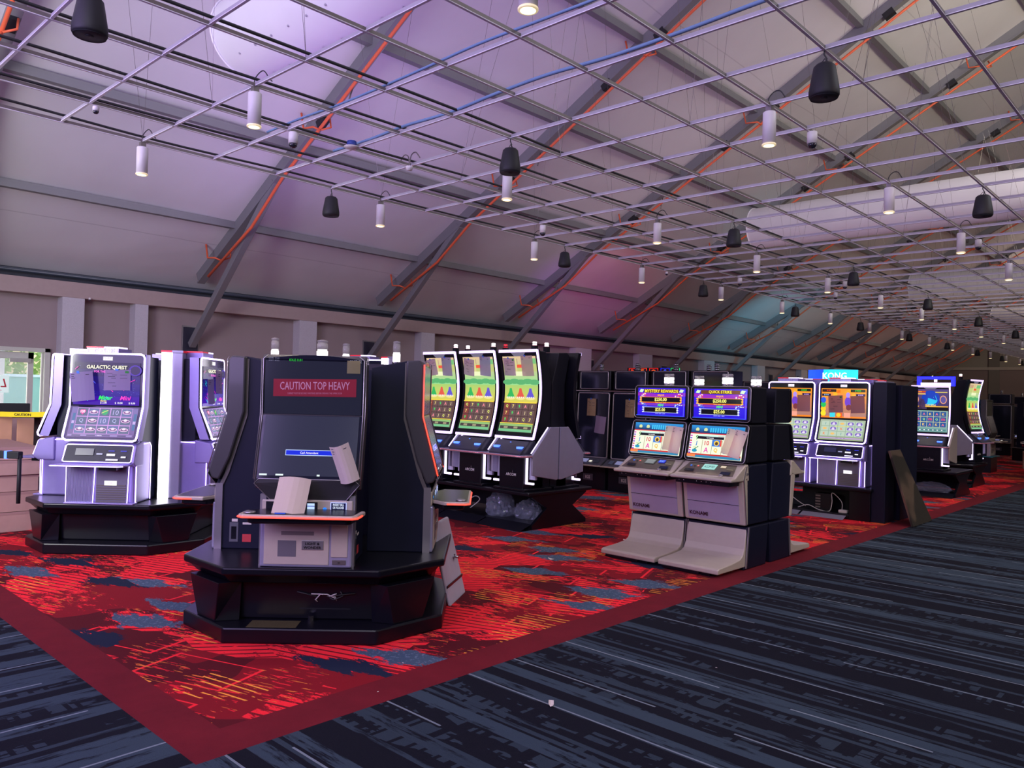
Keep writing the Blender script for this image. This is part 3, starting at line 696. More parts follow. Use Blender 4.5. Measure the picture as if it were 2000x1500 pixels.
# pictures -----------------------------------------------------------------
def c8(r, g, b): return tuple(((v/255+.055)/1.055)**2.4 if v > 10 else v/255/12.92 for v in (r, g, b))
WHT, BLK = c8(250, 245, 255), c8(8, 8, 16)
def reel_cells(a, u0, v0, u1, v1, cols, rows, bg_, line, fn):
    a.rect(u0, v0, u1, v1, line)
    cw, ch = (u1-u0)/cols, (v1-v0)/rows
    for i in range(cols):
        for j in range(rows):
            a.l -= a.step
            x, y = u0+cw*i, v0+ch*j; b = bg_(i, j) if callable(bg_) else bg_
            a.l += a.step; a.rect(x+cw*.04, y+ch*.05, x+cw*.96, y+ch*.95, b, n=1); a.l -= a.step
    a.l += a.step*2
    for i in range(cols):
        for j in range(rows):
            l = a.l; fn(a, u0+cw*(i+.5), v0+ch*(j+.5), cw, ch, i, j); a.l = l
    a.l += a.step*6
def gal_upper(a):
    a.rect(0, 0, 1, 1, c8(40, 20, 150), c8(10, 8, 40)); rr = random.Random(2)
    a.rect(0, 0, 1, .20, c8(60, 10, 160))
    for _ in range(70): u, v = rr.random(), rr.uniform(.15, .95); a.l -= a.step; a.ell(u, v, .004, .005, c8(120, 140, 255), 5)
    for _ in range(16):
        u, v = rr.random()*.9, rr.uniform(.1, .85); a.line(u, v, u+rr.uniform(.04, .10), v+rr.choice((-.08, .07)), .006, rr.choice((c8(0, 220, 230), c8(240, 40, 180), c8(80, 90, 255))))
    a.ell(.93, .82, .10, .13, c8(60, 30, 160)); a.ell(.93, .82, .075, .10, c8(20, 10, 60))
    a.text('GALACTIC QUEST', .5, .88, .10, c8(255, 250, 210), .66, .03); a.text('FOR THE STARS', .46, .78, .05, c8(255, 90, 220), .3)
    a.text('Minor', .50, .17, .10, c8(40, 255, 80), .2, .02, .3); a.text('Mini', .80, .17, .10, c8(255, 60, 190), .17, .02, .3)
    for u, t_ in ((.47, '$ 2.00'), (.70, '$ 10.00'), (.90, '$ 8.00')): a.text(t_, u, .05, .05, WHT, .14)
    a.text('Bonus', .47, .10, .04, c8(255, 230, 80), .12)
def gal_lower(a):
    a.rect(0, 0, 1, 1, c8(110, 88, 140), c8(120, 110, 165)); LIL = c8(205, 150, 220)
    for s in (.03, .95):
        a.rect(s, .25, s+.04, .8, c8(60, 110, 150)); a.rect(s, .45, s+.04, .55, c8(190, 170, 220))
    def sym(a, u, v, cw, ch, i, j):
        k = (i*3+j*5+i*j) % 6
        if k in (0, 3):
            a.ell(u, v, cw*.40, ch*.20, c8(240, 200, 230)); a.ell(u, v, cw*.33, ch*.13, c8(110, 60, 110)); a.ell(u, v+ch*.1, cw*.17, ch*.14, c8(235, 220, 240))
        elif k == 1: a.text('10', u, v, ch*.55, c8(190, 180, 230), cw*.6, .0); 
        elif k == 2: a.ell(u, v, cw*.28, ch*.3, c8(30, 170, 80)); a.line(u-cw*.3, v-ch*.1, u+cw*.28, v+ch*.25, .006, c8(240, 220, 120))
        elif k == 4: a.ell(u-cw*.1, v+ch*.1, cw*.17, ch*.2, c8(240, 70, 150)); a.ell(u+cw*.1, v+ch*.1, cw*.17, ch*.2, c8(240, 70, 150)); a.pol([(u-cw*.26, v+ch*.05), (u, v-ch*.32), (u+cw*.26, v+ch*.05)], c8(240, 70, 150)); a.text('100', u, v+ch*.05, ch*.3, WHT, cw*.4)
        else: a.text('Q', u, v, ch*.5, c8(185, 190, 235), cw*.4, .0)
    reel_cells(a, .09, .11, .92, .98, 5, 3, lambda i, j: c8(84, 100, 120) if (i+j) % 3 else c8(92, 110, 150), LIL, sym)
    a.rect(.02, .02, .98, .085, c8(150, 130, 185))
    for u in (.08, .3, .52, .76): a.rect(u, .03, u+.13, .07, c8(70, 60, 100)); a.l -= a.step
    a.up(); a.text('FIRST BILL', .5, .05, .025, WHT, .12)
def kong_upper(a):
    a.rect(0, 0, 1, 1, c8(170, 120, 110), c8(250, 150, 40)); rr = random.Random(5)
    for i in range(26):
        a.l -= a.step; a.rect(*(lambda u, v: (u, v, u+.09, v+.10))(rr.random()*.9, rr.uniform(.68, .88)), rr.choice((c8(250, 190, 40), c8(240, 110, 20), c8(255, 220, 70))), n=1)
    a.up()
    for k_, (v, c) in enumerate(((.30, c8(250, 200, 30)), (.45, c8(40, 190, 90)), (.60, c8(40, 90, 220)), (.15, c8(250, 220, 40)))): a.ell(.05, v, .06, .10, c)
    a.ell(.60, .55, .07, .17, c8(110, 60, 200)); a.ell(.60, .78, .045, .09, c8(170, 140, 240)); a.ell(.62, .36, .06, .10, c8(120, 50, 60))
    a.rect(.0, .0, 1, .06, c8(240, 130, 30)); a.rect(.20, .02, .32, .18, c8(60, 210, 230)); a.rect(.35, .02, .48, .18, c8(240, 90, 30)); a.rect(.52, .02, .66, .18, c8(250, 160, 140)); a.ell(.40, .1, .05, .07, c8(250, 200, 40))
    a.rect(.02, .88, .34, .97, c8(50, 30, 20)); a.text('$1.00', .17, .925, .05, c8(255, 60, 30), .16); a.rect(.66, .88, .98, .97, c8(30, 40, 20)); a.text('$100.00', .82, .925, .05, c8(90, 255, 60), .18)
    a.rect(.02, .74, .22, .82, c8(20, 20, 50)); a.text('$10.00', .12, .78, .05, c8(160, 200, 255), .14); a.rect(.78, .74, .98, .82, c8(40, 20, 70)); a.text('$10.00', .88, .78, .05, c8(210, 170, 255), .14)
def kong_lower(a):
    a.rect(0, 0, 1, 1, c8(150, 165, 130), c8(170, 185, 160))
    def sym(a, u, v, cw, ch, i, j):
        if i in (3, 4) or (i == 1 and j > 0): a.ell(u, v, cw*.36, ch*.36, c8(120, 90, 190)); a.ell(u, v+ch*.1, cw*.16, ch*.16, c8(215, 200, 225)); a.ell(u, v-ch*.15, cw*.22, ch*.12, c8(235, 225, 250))
        elif (i+j) % 3 == 0: a.text('K', u, v, ch*.5, c8(240, 130, 60), cw*.4)
        elif (i+j) % 3 == 1: a.ell(u, v, cw*.25, ch*.22, c8(240, 190, 110))
        else: a.text('J', u, v, ch*.5, c8(60, 140, 150), cw*.4)
    reel_cells(a, .03, .18, .97, .93, 5, 3, c8(186, 205, 186), c8(150, 175, 150), sym)
    a.rect(.35, .66, .66, .68, c8(240, 225, 60)); a.rect(.03, .06, .97, .12, c8(190, 160, 210)); a.text('CREDIT        WIN        BET', .5, .09, .028, c8(90, 60, 110), .7)
def farm(a):
    a.rect(0, 0, 1, .40, c8(96, 70, 66)); a.rect(0, .40, 1, .62, c8(215, 205, 90), c8(170, 205, 110)); a.rect(0, .62, 1, 1, c8(150, 215, 140), c8(220, 190, 150))
    for i in range(5): a.ell(.1+.2*i, .66+.01*(i % 2), .16, .035, c8(90, 175, 110)); a.l -= a.step
    a.up(); a.rect(.0, .80, 1, .90, c8(190, 200, 120)); a.rect(.35, .84, .65, .89, c8(235, 90, 60)); a.rect(.62, .90, 1, .97, c8(120, 190, 120)); a.rect(0, .90, .45, .97, c8(190, 160, 130)); a.text('10.00', .22, .935, .022, c8(255, 90, 50), .2)
    a.rect(.33, .78, .42, .98, c8(215, 205, 140)); a.rect(.30, .74, .7, .80, c8(235, 240, 190))
    for u, c in ((.2, c8(50, 180, 90)), (.5, c8(225, 90, 70)), (.8, c8(100, 85, 205))):
        a.ell(u, .455, .15, .028, c8(240, 225, 150)); a.pol([(u-.13, .455), (u+.13, .455), (u+.05, .53), (u+.02, .58), (u-.04, .58), (u-.06, .53)], c)
        for q_ in range(4): a.ell(u-.09+.06*q_, .46, .022, .009, c8(240, 240, 220)); a.l -= a.step
    a.up(); a.rect(0, .385, 1, .40, c8(245, 215, 70))
    def sym(a, u, v, cw, ch, i, j):
        k = (i*2+j*3) % 5; t_, c = (('9', c8(70, 220, 100)), ('Q', c8(230, 235, 110)), ('A', c8(250, 140, 150)), ('7', c8(250, 220, 120)), ('J', c8(250, 230, 170)))[k]
        a.text(t_, u, v, ch*.5, c, cw*.5, .03)
    reel_cells(a, .03, .12, .97, .385, 5, 3, lambda i, j: c8(130, 62, 56) if i == 0 else c8(104, 80, 78), c8(70, 48, 44), sym)
    a.rect(0, 0, 1, .105, c8(110, 190, 140), c8(150, 190, 110)); a.rect(.03, .035, .97, .075, c8(70, 60, 60)); a.rect(0, .108, 1, .118, c8(245, 215, 70))
    for u in (.15, .45, .75): a.rect(u, .042, u+.12, .068, c8(160, 150, 120)); a.l -= a.step
def orb_upper(a):
    a.rect(0, 0, 1, 1, c8(60, 50, 100), c8(80, 66, 120)); a.ell(.50, .46, .26, .0, c8(20, 60, 180), 24, True); a.ell(.50, .46, .20, .0, c8(40, 190, 235), 20, True); a.pol([(.42, .5), (.5, .6), (.56, .42), (.48, .3)], c8(15, 60, 140)); a.ell(.54, .55, .05, .05, c8(150, 235, 255))
    for u in (.06, .86): a.ell(u, .42, .10, .24, c8(220, 150, 120)); a.ell(u, .42, .075, .19, c8(90, 80, 150))
    a.rect(.06, .80, .36, .90, c8(200, 70, 30)); a.text('$5.00', .2, .85, .06, c8(255, 200, 60), .2); a.rect(.0, .70, .36, .76, c8(240, 190, 70)); a.rect(.64, .80, .98, .86, c8(210, 190, 90)); a.rect(0, 0, 1, .05, c8(240, 180, 60)); a.text('FREE SPINS', .5, .10, .09, c8(255, 220, 60), .3)
def orb_lower(a):
    a.rect(0, 0, 1, 1, c8(120, 165, 160))
    def sym(a, u, v, cw, ch, i, j):
        k = (i*2+j) % 4; t_, c = (('A', c8(240, 120, 140)), ('m', c8(230, 80, 110)), ('K', c8(240, 200, 110)), ('Q', c8(170, 230, 130)))[k]
        a.text(t_, u, v, ch*.45, c, cw*.55, .03)
    reel_cells(a, .04, .22, .96, .96, 5, 3, c8(36, 84, 150), c8(200, 200, 150), sym); a.rect(.04, .05, .96, .13, c8(80, 130, 130))
    for q_ in range(7): a.rect(.08+.125*q_, .07, .12+.125*q_, .11, WHT); a.l -= a.step
def jackpot(a, title, quick):
    a.rect(0, 0, 1, 1, c8(44, 22, 215), c8(58, 30, 225)); a.pol([(.0, .72), (.5, .62), (1, .72), (1, .84), (.5, .78), (0, .84)], c8(150, 40, 190)); a.pol([(.0, .38), (.5, .36), (1, .38), (1, .46), (.5, .44), (0, .46)], c8(120, 50, 190))
    a.rect(.13, .825, .87, .955, c8(110, 60, 30)); a.text(title, .5, .89, .115, c8(255, 240, 70), .70, .02)
    for u in (.08, .92): a.pol([(u-.05, .86), (u+.02, .84), (u+.05, .94), (u-.02, .96)], c8(210, 240, 200))
    rr = random.Random(3)
    for s in (0, 1):
        for q_ in range(14):
            u = .06+.14*rr.random(); v = .64+.16*rr.random(); u = u if not s else 1-u; a.ell(u, v, .016, .02, rr.choice((c8(240, 70, 90), c8(250, 220, 230))), 8); a.l -= a.step
            v = .36+.12*rr.random(); a.ell(u, v, .013, .017, rr.choice((c8(60, 130, 240), c8(200, 230, 250))), 8); a.l -= a.step
    a.up(); a.text('MAJOR', .5, .74, .085, c8(255, 170, 50), .36, .035, .15); a.text('MINI', .5, .39, .085, c8(70, 235, 120), .24, .035, .15)
    a.rect(.07, .48, .93, .68, c8(250, 150, 50)); a.rect(.09, .50, .91, .665, c8(40, 10, 20)); a.rect(.11, .52, .89, .65, BLK); a.rect(.11, .455, .89, .485, c8(200, 60, 40)); a.text('ALWAYS  $250.00  -  $500.00', .5, .47, .03, c8(255, 190, 120), .5)
    a.text('$250.00', .5, .585, .135, c8(255, 250, 130), .48, .03)
    a.rect(.14, .12, .86, .32, c8(190, 200, 230)); a.rect(.155, .135, .845, .305, c8(30, 30, 60)); a.rect(.17, .15, .83, .29, BLK); a.text('$25.00', .5, .22, .13, c8(255, 250, 130), .38, .03); a.text('ALWAYS  $25.00  -  $50.00', .5, .085, .03, c8(200, 210, 255), .5)
    for u in (.075, .925):
        for v in (.50, .58, .66): a.ell(u, v, .022, .028, c8(255, 190, 60), 10)
        for v in (.14, .22, .30): a.ell(u+(.06 if u < .5 else -.06), v, .02, .026, c8(220, 225, 250), 10)
    a.rect(0, 0, 1, .025, c8(60, 90, 255)); a.rect(.985, 0, 1, .95, c8(90, 90, 255))
def konreels(a):
    a.rect(0, 0, 1, 1, c8(235, 240, 215)); a.rect(0, .76, 1, 1, c8(10, 50, 110), c8(40, 140, 210)); rr = random.Random(4)
    for q_ in range(9): u = .36+.045*q_; a.rect(u, .80, u+.03, .94, c8(60, 190, 240)); a.l -= a.step
    a.up()
    for u in (.12, .28, .80): a.ell(u, .87, .035, .0, c8(210, 220, 160), 12, True); a.rect(u-.05, .77, u+.05, .83, c8(20, 60, 100))
    a.rect(0, .735, 1, .765, c8(205, 45, 50)); a.rect(0, 0, .055, .735, c8(240, 240, 235))
    for q_ in range(9): a.rect(.005, .05+.075*q_, .045, .09+.075*q_, (c8(200, 50, 60), c8(120, 60, 190), c8(210, 60, 180))[q_ % 3]); a.l -= a.step
    a.up(); a.rect(.16, .66, 1, .71, c8(200, 235, 225)); a.text('Call Attendant', .62, .685, .035, c8(205, 60, 70), .3, 0, .2)
    a.rect(.06, .12, .99, .735, c8(222, 235, 205)) if 0 else None
    G_, Bl, R1, Mg, Or = c8(30, 150, 70), c8(30, 120, 200), c8(215, 40, 60), c8(225, 50, 170), c8(240, 150, 30)
    for q_ in range(1, 5): a.rect(.06+.187*q_, .13, .068+.187*q_, .56, c8(150, 130, 70)); a.l -= a.step
    a.up(); a.text('9', .14, .62, .14, G_, .08, .02)
    a.text('J', .14, .44, .15, Bl, .10, .03); a.text('10', .34, .46, .14, R1, .12, .02); a.text('K', .71, .45, .14, Or, .10, .03); a.text('A', .34, .25, .15, Mg, .11, .02); a.text('Q', .52, .25, .14, c8(245, 185, 30), .11, .03); a.text('K', .89, .45, .14, Or, .10, .03)
    a.rect(.44, .37, .61, .57, c8(60, 120, 210)); a.ell(.525, .47, .05, .08, c8(250, 205, 70)); a.ell(.525, .46, .03, .05, c8(90, 60, 20)); a.rect(.59, .38, .62, .57, c8(230, 70, 40))
    for u in (.14, .71, .89): a.ell(u-.015, .21, .05, .05, c8(30, 150, 190)); a.line(u-.03, .24, u+.05, .34, .010, c8(60, 140, 110)); a.ell(u-.01, .31, .045, .018, c8(200, 220, 160))
    a.rect(.16, .575, .66, .655, BLK); a.text('Call Attendant', .40, .615, .03, WHT, .2)
    a.rect(0, .075, 1, .12, c8(200, 50, 40)); a.rect(0, 0, 1, .075, c8(50, 130, 170)); a.rect(0, .02, .16, .10, c8(235, 130, 70))

def text_part(root, txt, x, y, z, h, mt, name='lettering', bold=.02, depthfix=.001, maxw=None):
    vs_, fs, x0, x1, y0, y1 = glyph(txt, bold); k = h/(y1-y0); kx = k
    if maxw and (x1-x0)*k > maxw: kx = maxw/(x1-x0)
    mm = M(); mm.add([((vx-(x0+x1)/2)*kx+x, y-depthfix, (vy-(y0+y1)/2)*k+z) for vx, vy in vs_], fs, mt); return mm.build(name, root)

# --- dark curved-profile cabinet with red lit button shelf (front pod) -----------------
def cab_dark(label, group, sticker=False, shelf_led=True, trim=None, unlit=False, edge=False):
    root = thing('slot_machine', label, 'slot machine', group=group); tr = trim or GREYM
    mm = M(); mm.prism([(.0, 0), (.0, .47), (.03, .56), (.12, .985), (.13, 1.36), (.17, 1.39), (.44, 1.33), (.44, 0)], -.285, .285, NAVY); mm.build('cabinet_body', root, .006)
    mm = M(); mm.prism([(-.045, .57), (.07, .985), (.07, 1.36), (.095, 1.39), (.19, 1.385), (.19, .99), (.10, .66), (.03, .50), (-.02, .51)], -.335, .335, mat('charcoal_monitor_shell', (.045, .042, .046), .38, coat=.3)); mm.build('monitor_housing', root, .012)
    mm = M()
    for s in (-1, 1):
        band(mm, [(.015, .0), (.015, .44), (.06, .55), (.175, .96), (.175, 1.37)], .028, s*.287, s*.296, tr)
        band(mm, [(-.002, .0), (-.002, .47)], .05, s*.262, s*.300, SILVER)
        mm.tube([(s*.322, -.053, .575), (s*.322, .062, .985), (s*.322, .062, 1.36), (s*.29, .062, 1.385)], .004, SILVER, 5)
        mm.tube([(s*.335, -.047, .575), (s*.335, .068, .985), (s*.335, .068, 1.36)], .003, SILVER, 5)
    mm.split('side_trim', root)
    zt = 1.395
    gl = M()
    def pan(prof, x0, x1, mt, lift):
        a, b = prof; d = math.hypot(b[0]-a[0], b[1]-a[1]); ty, tz = (b[0]-a[0])/d, (b[1]-a[1])/d
        gl.add([(x0, a[0]-tz*lift, a[1]+ty*lift), (x1, a[0]-tz*lift, a[1]+ty*lift), (x1, b[0]-tz*lift, b[1]+ty*lift), (x0, b[0]-tz*lift, b[1]+ty*lift)], [(0, 1, 2, 3)], mt)
    pan([(-.045, .575), (.07, .985)], -.318, .318, GLASSB, .002); gl.build('lower_screen', root)
    gl = M(); pan([(.07, .995), (.07, 1.36)], -.318, .318, GLASSB, .002)
    n = 12; pts = [(-.318+.636*i/n, .068, 1.36+.028*math.sin(PI*i/n)) for i in range(n+1)]; gl.add([(-.318, .068, 1.35)]+pts+[(.318, .068, 1.35)], [tuple(range(n+3))], GLASSB); gl.build('upper_screen', root)
    a = Art(-.30, .30, [(-.0395, .595), (.069, .982)], .004)
    a.rect(0.0, .0, 1, 1, c8(40, 42, 62) if not unlit else c8(12, 12, 18))
    if not unlit:
        a.rect(.25, .335, .76, .43, c8(190, 210, 255)); a.rect(.256, .345, .754, .42, c8(10, 40, 215)); a.text('Call Attendant', .5, .382, .035, WHT, .22, .01)
        for u0, u1 in ((.0, .08), (.17, .25), (.60, .63)): a.rect(u0, .0, u1, .028, c8(225, 240, 240)); a.l -= a.step
    a.build('screen_picture', root, ARTL)
    a = Art(-.31, .31, [(.067, .995), (.067, 1.38)], .003)
    if not unlit:
        a.rect(.0, .0, 1, .92, c8(27, 29, 44)); a.text('GAME  19162', .085, .955, .022, c8(120, 120, 150), .11, 0); a.text('ASSET  80252', .085, .915, .022, c8(120, 120, 150), .11, 0); a.text('IDLE 0.01', .31, .93, .04, c8(40, 200, 60), .15, 0); a.text('06-52-02', .93, .93, .05, c8(150, 150, 175), .12, 0)
        a.build('header_text', root, ARTL)
    if sticker:
        b = Art(-.255, .275, [(.062, 1.11), (.062, 1.235)], .002); s_ = -.012
        def tl(u, v): return (u, v+.10*(u-.5))
        b.up(); b.poly([tl(0, .02), tl(1, 0), tl(1, .95), tl(0, .97)], c8(160, 14, 44)); b.text('CAUTION TOP HEAVY', .5, .60, .42, c8(225, 170, 190), .84, .004, rot=.022); b.text('CABINET MUST BE SECURELY FASTENED BEFORE OPENING THE UPPER DOOR', .5, .20, .09, c8(215, 140, 160), .66, 0, rot=.022)
        b.build('warning_sticker', root, PRINT, 'red warning sticker across the upper screen')
    if edge:
        mm = M()
        for s in (-1, 1): mm.tube([(s*.340, -.050, .56), (s*.340, .064, .985), (s*.340, .064, 1.36)], .0055, LEDR, 6)
        mm.split('edge_led', root)
    # console trapezoid
    mm = M(); mm.add([(-.30, -.046, .575), (.30, -.046, .575), (.33, -.046, .545), (.24, .0, .435), (-.24, .0, .435), (-.33, -.046, .545)], [(0, 1, 2, 3, 4, 5)], mat('charcoal_console', (.035, .033, .037), .45)); mm.build('console_panel', root)
    mm = M(); mm.tube([(-.30, -.048, .575), (.30, -.048, .575), (.33, -.048, .545), (.24, -.002, .435), (-.24, -.002, .435), (-.33, -.048, .545)], .003, SILVER, 5, True); mm.build('console_trim', root)
    mm = M(); mm.box(-.285, .285, -.012, .02, .335, .435, TAUPE); mm.build('button_row', root, .006)
    if not unlit:
        b = Art(-.27, .27, [(-.013, .335), (-.013, .43)], .001)
        b.rect(.02, .06, .62, .94, BLK); b.ell(.12, .6, .022, 0, c8(20, 150, 255), 12, True); b.rect(.50, .14, .585, .86, c8(190, 215, 255)); b.rect(.50, .40, .585, .46, c8(60, 70, 160)); b.rect(.50, .64, .585, .69, c8(60, 70, 160)); b.ell(.705, .48, .022, 0, c8(40, 130, 255), 12, True)
        b.rect(.77, .08, .96, .96, c8(180, 190, 255)); b.rect(.78, .12, .95, .92, c8(14, 14, 60)); b.text('INSERT BILL', .865, .80, .16, c8(220, 230, 255), .13); b.text('OR VOUCHER', .865, .60, .16, c8(220, 230, 255), .13); b.rect(.79, .14, .94, .46, BLK); b.build('button_display', root, ART)
    pts = [(-.24, .0), (-.36, -.10), (-.36, -.245), (-.33, -.275), (.33, -.275), (.355, -.245), (.375, -.06), (.24, .0)]
    mm = M(); mm.ext(pts, .352, .378, TAUPE); sh = mm.build('button_shelf', root, .006)
    mm = M(); mm.ext([(x*.93, y*.93-.004) for x, y in pts], .378, .3795, BLACK); mm.build('shelf_top', sh)
    if shelf_led: mm = M(); mm.tube([(-.362, -.12, .362), (-.362, -.25, .362), (-.33, -.278, .362), (.33, -.278, .362), (.357, -.25, .362), (.368, -.14, .362)], .006, LEDR if not unlit else REDP, 6); mm.build('led_strip', sh, )
    mm = M(); mm.ext([(x*.88, y*.86) for x, y in pts], .315, .352, BLACK); mm.build('shelf_underside', sh, .01)
    mm = M(); mm.lathe([(.035, 0), (.035, .010), (.03, .012)], (-.30, -.215, .379), SILVER, 18); mm.build('spin_button', sh)
    # lower silver front
    mm = M(); mm.box(-.29, .29, -.022, .03, 0, .335, LAVM); mm.build('lower_front', root, .012)
    mm = M(); mm.box(-.262, .145, -.027, -.02, .018, .325, TAUPE); dd = mm.build('main_door', root, .004)
    mm = M(); mm.box(-.155, .05, -.0285, -.026, .21, .235, mat('door_slot_line', (.18, .15, .14), .5)); mm.box(-.175, -.06, -.0285, -.026, .07, .175, mat('speaker_mesh', (.12, .11, .13), .6)); mm.build('door_insets', dd)
    mm = M(); mm.box(-.025, .112, -.031, -.026, .115, .178, SILVER); lp = mm.build('logo_plate', dd, .004)
    text_part(lp, 'LIGHT &', .043, -.032, .157, .018, BLACK, 'lettering', .02); text_part(lp, 'WONDER', .043, -.032, .132, .018, BLACK, 'lettering', .02)
    mm = M(); mm.box(.158, .262, -.027, -.02, .07, .325, TAUPE); mm.build('bill_door', root, .004)
    mm = M(); mm.box(.168, .252, -.028, -.02, .022, .052, GREYM); mm.lathe([(.008, 0), (.008, .002)], (.21, -.028, .036), BLACK, 10); mm.build('lock_plate', root, .006)
    for x in (-.19, -.05, .03, .19, .225): mm = M(); mm.lathe([(.011, 0), (.011, .012), (.006, .013)], (x, -.03, .296), CHROME, 12); mm.build('key_lock', root)
    mm = M()
    for s in (-1, 1):
        mm.box(s*.286, s*.288, .10, .16, .05, .19, mat('side_label_grey', (.10, .10, .12), .5)); mm.box(s*.288, s*.289, .112, .148, .07, .16, BLACK); mm.box(s*.286, s*.288, .19, .25, .05, .105, mat('red_label', (.55, .04, .05), .5)); mm.box(s*.286, s*.288, .19, .25, .175, .19, PAPER); mm.box(s*.286, s*.288, .115, .155, .195, .215, PAPER)
    mm.split('side_label', root) if not edge else None
    beacon(root, .0, .30, 1.335, lit=not unlit, r=.037 if sticker else .028, h=.10 if sticker else .14)
    return root

# --- white LED framed cabinet -----------------------------------------------------------
def fluted(mm, x0, x1, y, z0, z1, n, mt, d=.006):
    w_ = (x1-x0)/n
    for i in range(n): mm.box(x0+w_*(i+.12), x0+w_*(i+.88), y-d, y, z0, z1, mt)
FL = mat('fluted_chrome_panel', (.40, .36, .62), .28, .6)
TINTP = mat('silver_panel_led_tint', (.27, .22, .50), .36, .3)  # silver panel with the violet cast of the LEDs mixed into its base colour
def cab_led(label, group, upper, lower, side_glow=True):
    root = thing('slot_machine', label, 'slot machine', group=group)
    mm = M(); mm.box(-.31, .31, .14, .50, .0, 1.43, NAVY); mm.build('cabinet_body', root, .008)
    MP = [(-.03, .605), (.085, .93), (.095, 1.445)]
    mm = M(); mm.prism([(y+.012, z) for y, z in MP]+[(.16, 1.44), (.15, .93), (.06, .60)], -.345, .345, BLACK); mm.build('monitor_housing', root, .01)
    mm = M(); mm.tube(ring(MP, .343, .035, .0), .0095, LEDW, 8, True); mm.build('led_frame', root)
    mm = M(); MS = [(y+.022, z) for y, z in MP]; band(mm, MS, .09, -.349, -.345, TINTP); band(mm, MS, .09, .345, .349, TINTP); mm.split('monitor_side', root)
    mm = M(); mm.add([(-.335, -.028, .612), (.335, -.028, .612), (.335, .083, .93), (-.335, .083, .93)], [(0, 1, 2, 3)], GLASSB); mm.add([(-.335, .083, .93), (.335, .083, .93), (.335, .092, 1.437), (-.335, .092, 1.437)], [(0, 1, 2, 3)], GLASSB); mm.build('screen_glass', root)
    a = Art(-.31, .31, [(-.018, .635), (.080, .918)], .004); lower(a); a.build('lower_screen', root, ARTL)
    a = Art(-.31, .31, [(.084, .945), (.090, 1.36)], .004); upper(a); a.build('upper_screen', root)
    a = Art(-.045, .045, [(.091, 1.375), (.0915, 1.42)], .004); a.rect(0, .1, 1, .9, c8(255, 250, 255)); a.text('QUEST', .5, .5, .5, c8(190, 170, 255), .8); a.build('logo_plate', root)
    mm = M(); mm.box(-.22, .08, .13, .40, 1.43, 1.50, TINTP); fluted(mm, -.22, .08, .13, 1.445, 1.50, 22, FL); tb = mm.build('topper_box', root)
    mm = M(); mm.box(-.225, -.06, .125, .30, 1.50, 1.515, REDP); mm.box(-.06, .085, .125, .30, 1.50, 1.515, LEDS); mm.build('topper_light', tb)
    # console
    mm = M(); mm.prism([(-.075, .395), (-.02, .565), (.14, .60), (.14, .36), (-.02, .36)], -.33, .345, TINTP); mm.build('console', root, .012)
    mm = M(); mm.add([(-.305, -.082, .400), (.325, -.082, .400), (.325, -.026, .566), (-.305, -.026, .566)], [(0, 1, 2, 3)], mat('dark_console_face', (.010, .010, .022), .4, spec=.25)); mm.build('console_face', root)
    p = [(-.295, -.0825, .405), (.305, -.0825, .405), (.32, -.080, .415), (.32, -.031, .556), (.305, -.028, .565), (-.285, -.028, .565), (-.30, -.031, .556), (-.31, -.080, .415)]
    mm = M(); mm.tube(p, .0045, LEDW, 6, True); mm.build('console_led', root)
    a = Art(-.27, .29, [(-.082, .412), (-.033, .556)], .003)
    a.rect(.12, .38, .42, .82, c8(36, 36, 66)); a.rect(.47, .42, .57, .52, c8(150, 150, 190)); a.rect(.66, .66, .76, .70, c8(60, 70, 255)); a.rect(.86, .66, .96, .70, c8(60, 70, 255)); a.rect(.64, .36, .78, .50, WHT); a.rect(.88, .24, .96, .34, WHT); a.rect(.64, .05, .84, .16, c8(230, 225, 255)); a.build('console_buttons', root)
    pts = [(-.30, -.03), (-.345, -.22), (-.335, -.235), (.26, -.235), (.30, -.20), (.33, -.06)]
    mm = M(); mm.ext(pts, .372, .388, TINTP); sh = mm.build('button_shelf', root, .004)
    mm = M(); mm.tube([(-.345, -.225, .378), (-.33, -.238, .378), (.26, -.238, .378), (.303, -.2, .378)], .0045, LEDW, 6); mm.build('shelf_led', sh)
    mm = M(); mm.ext([(.06, -.03), (.06, -.15), (.22, -.15), (.22, -.03)], .335, .372, BLACK); mm.build('shelf_bracket', sh)
    # lower body
    mm = M(); mm.prism([(-.0, 0), (-.0, .37), (.02, .58), (.10, .60), (.34, .58), (.34, 0)], -.315, .325, TINTP); mm.build('lower_body', root, .02, 3)
    mm = M(); mm.box(-.30, -.05, -.012, .0, .01, .36, TINTP); fluted(mm, -.30, -.05, -.012, .01, .36, 22, FL); mm.build('fluted_panel', root)
    mm = M(); mm.box(-.025, .265, -.022, .0, .0, .37, mat('lilac_dark_door', (.16, .145, .22), .4, .3)); d = mm.build('bill_door', root, .004)
    mm = M()
    for i in range(8): mm.box(-.015, .255, -.028, -.022, .02+.022*i, .030+.022*i, GREYM)
    mm.build('door_ribs', d)
    a = Art(.06, .175, [(-.028, .18), (-.028, .225)], .003); a.rect(0, 0, 1, 1, c8(255, 250, 255)); a.text('OK', .5, .5, .5, c8(220, 205, 255), .8); a.build('lit_badge', d)
    mm = M()
    for x0, x1 in ((-.045, -.032), (.272, .282)): mm.tube([(x0, -.026, .005), (x1, -.026, .365)], .0045, LEDW, 6)
    mm.tube([(.33, .02, .0), (.33, .02, .37), (.33, .06, .565), (.33, .30, .575), (.33, .335, .54), (.33, .335, .01)], .0045, LEDW, 6)
    mm.tube([(-.32, .02, .0), (-.32, .02, .37), (-.32, .06, .565), (-.32, .30, .575), (-.32, .335, .54), (-.32, .335, .01)], .0045, LEDW, 6)
    mm.split('body_led', root)
    mm = M(); mm.box(-.30, .34, -.06, .04, .0, .014, TINTP); mm.build('foot_plate', root, .004)
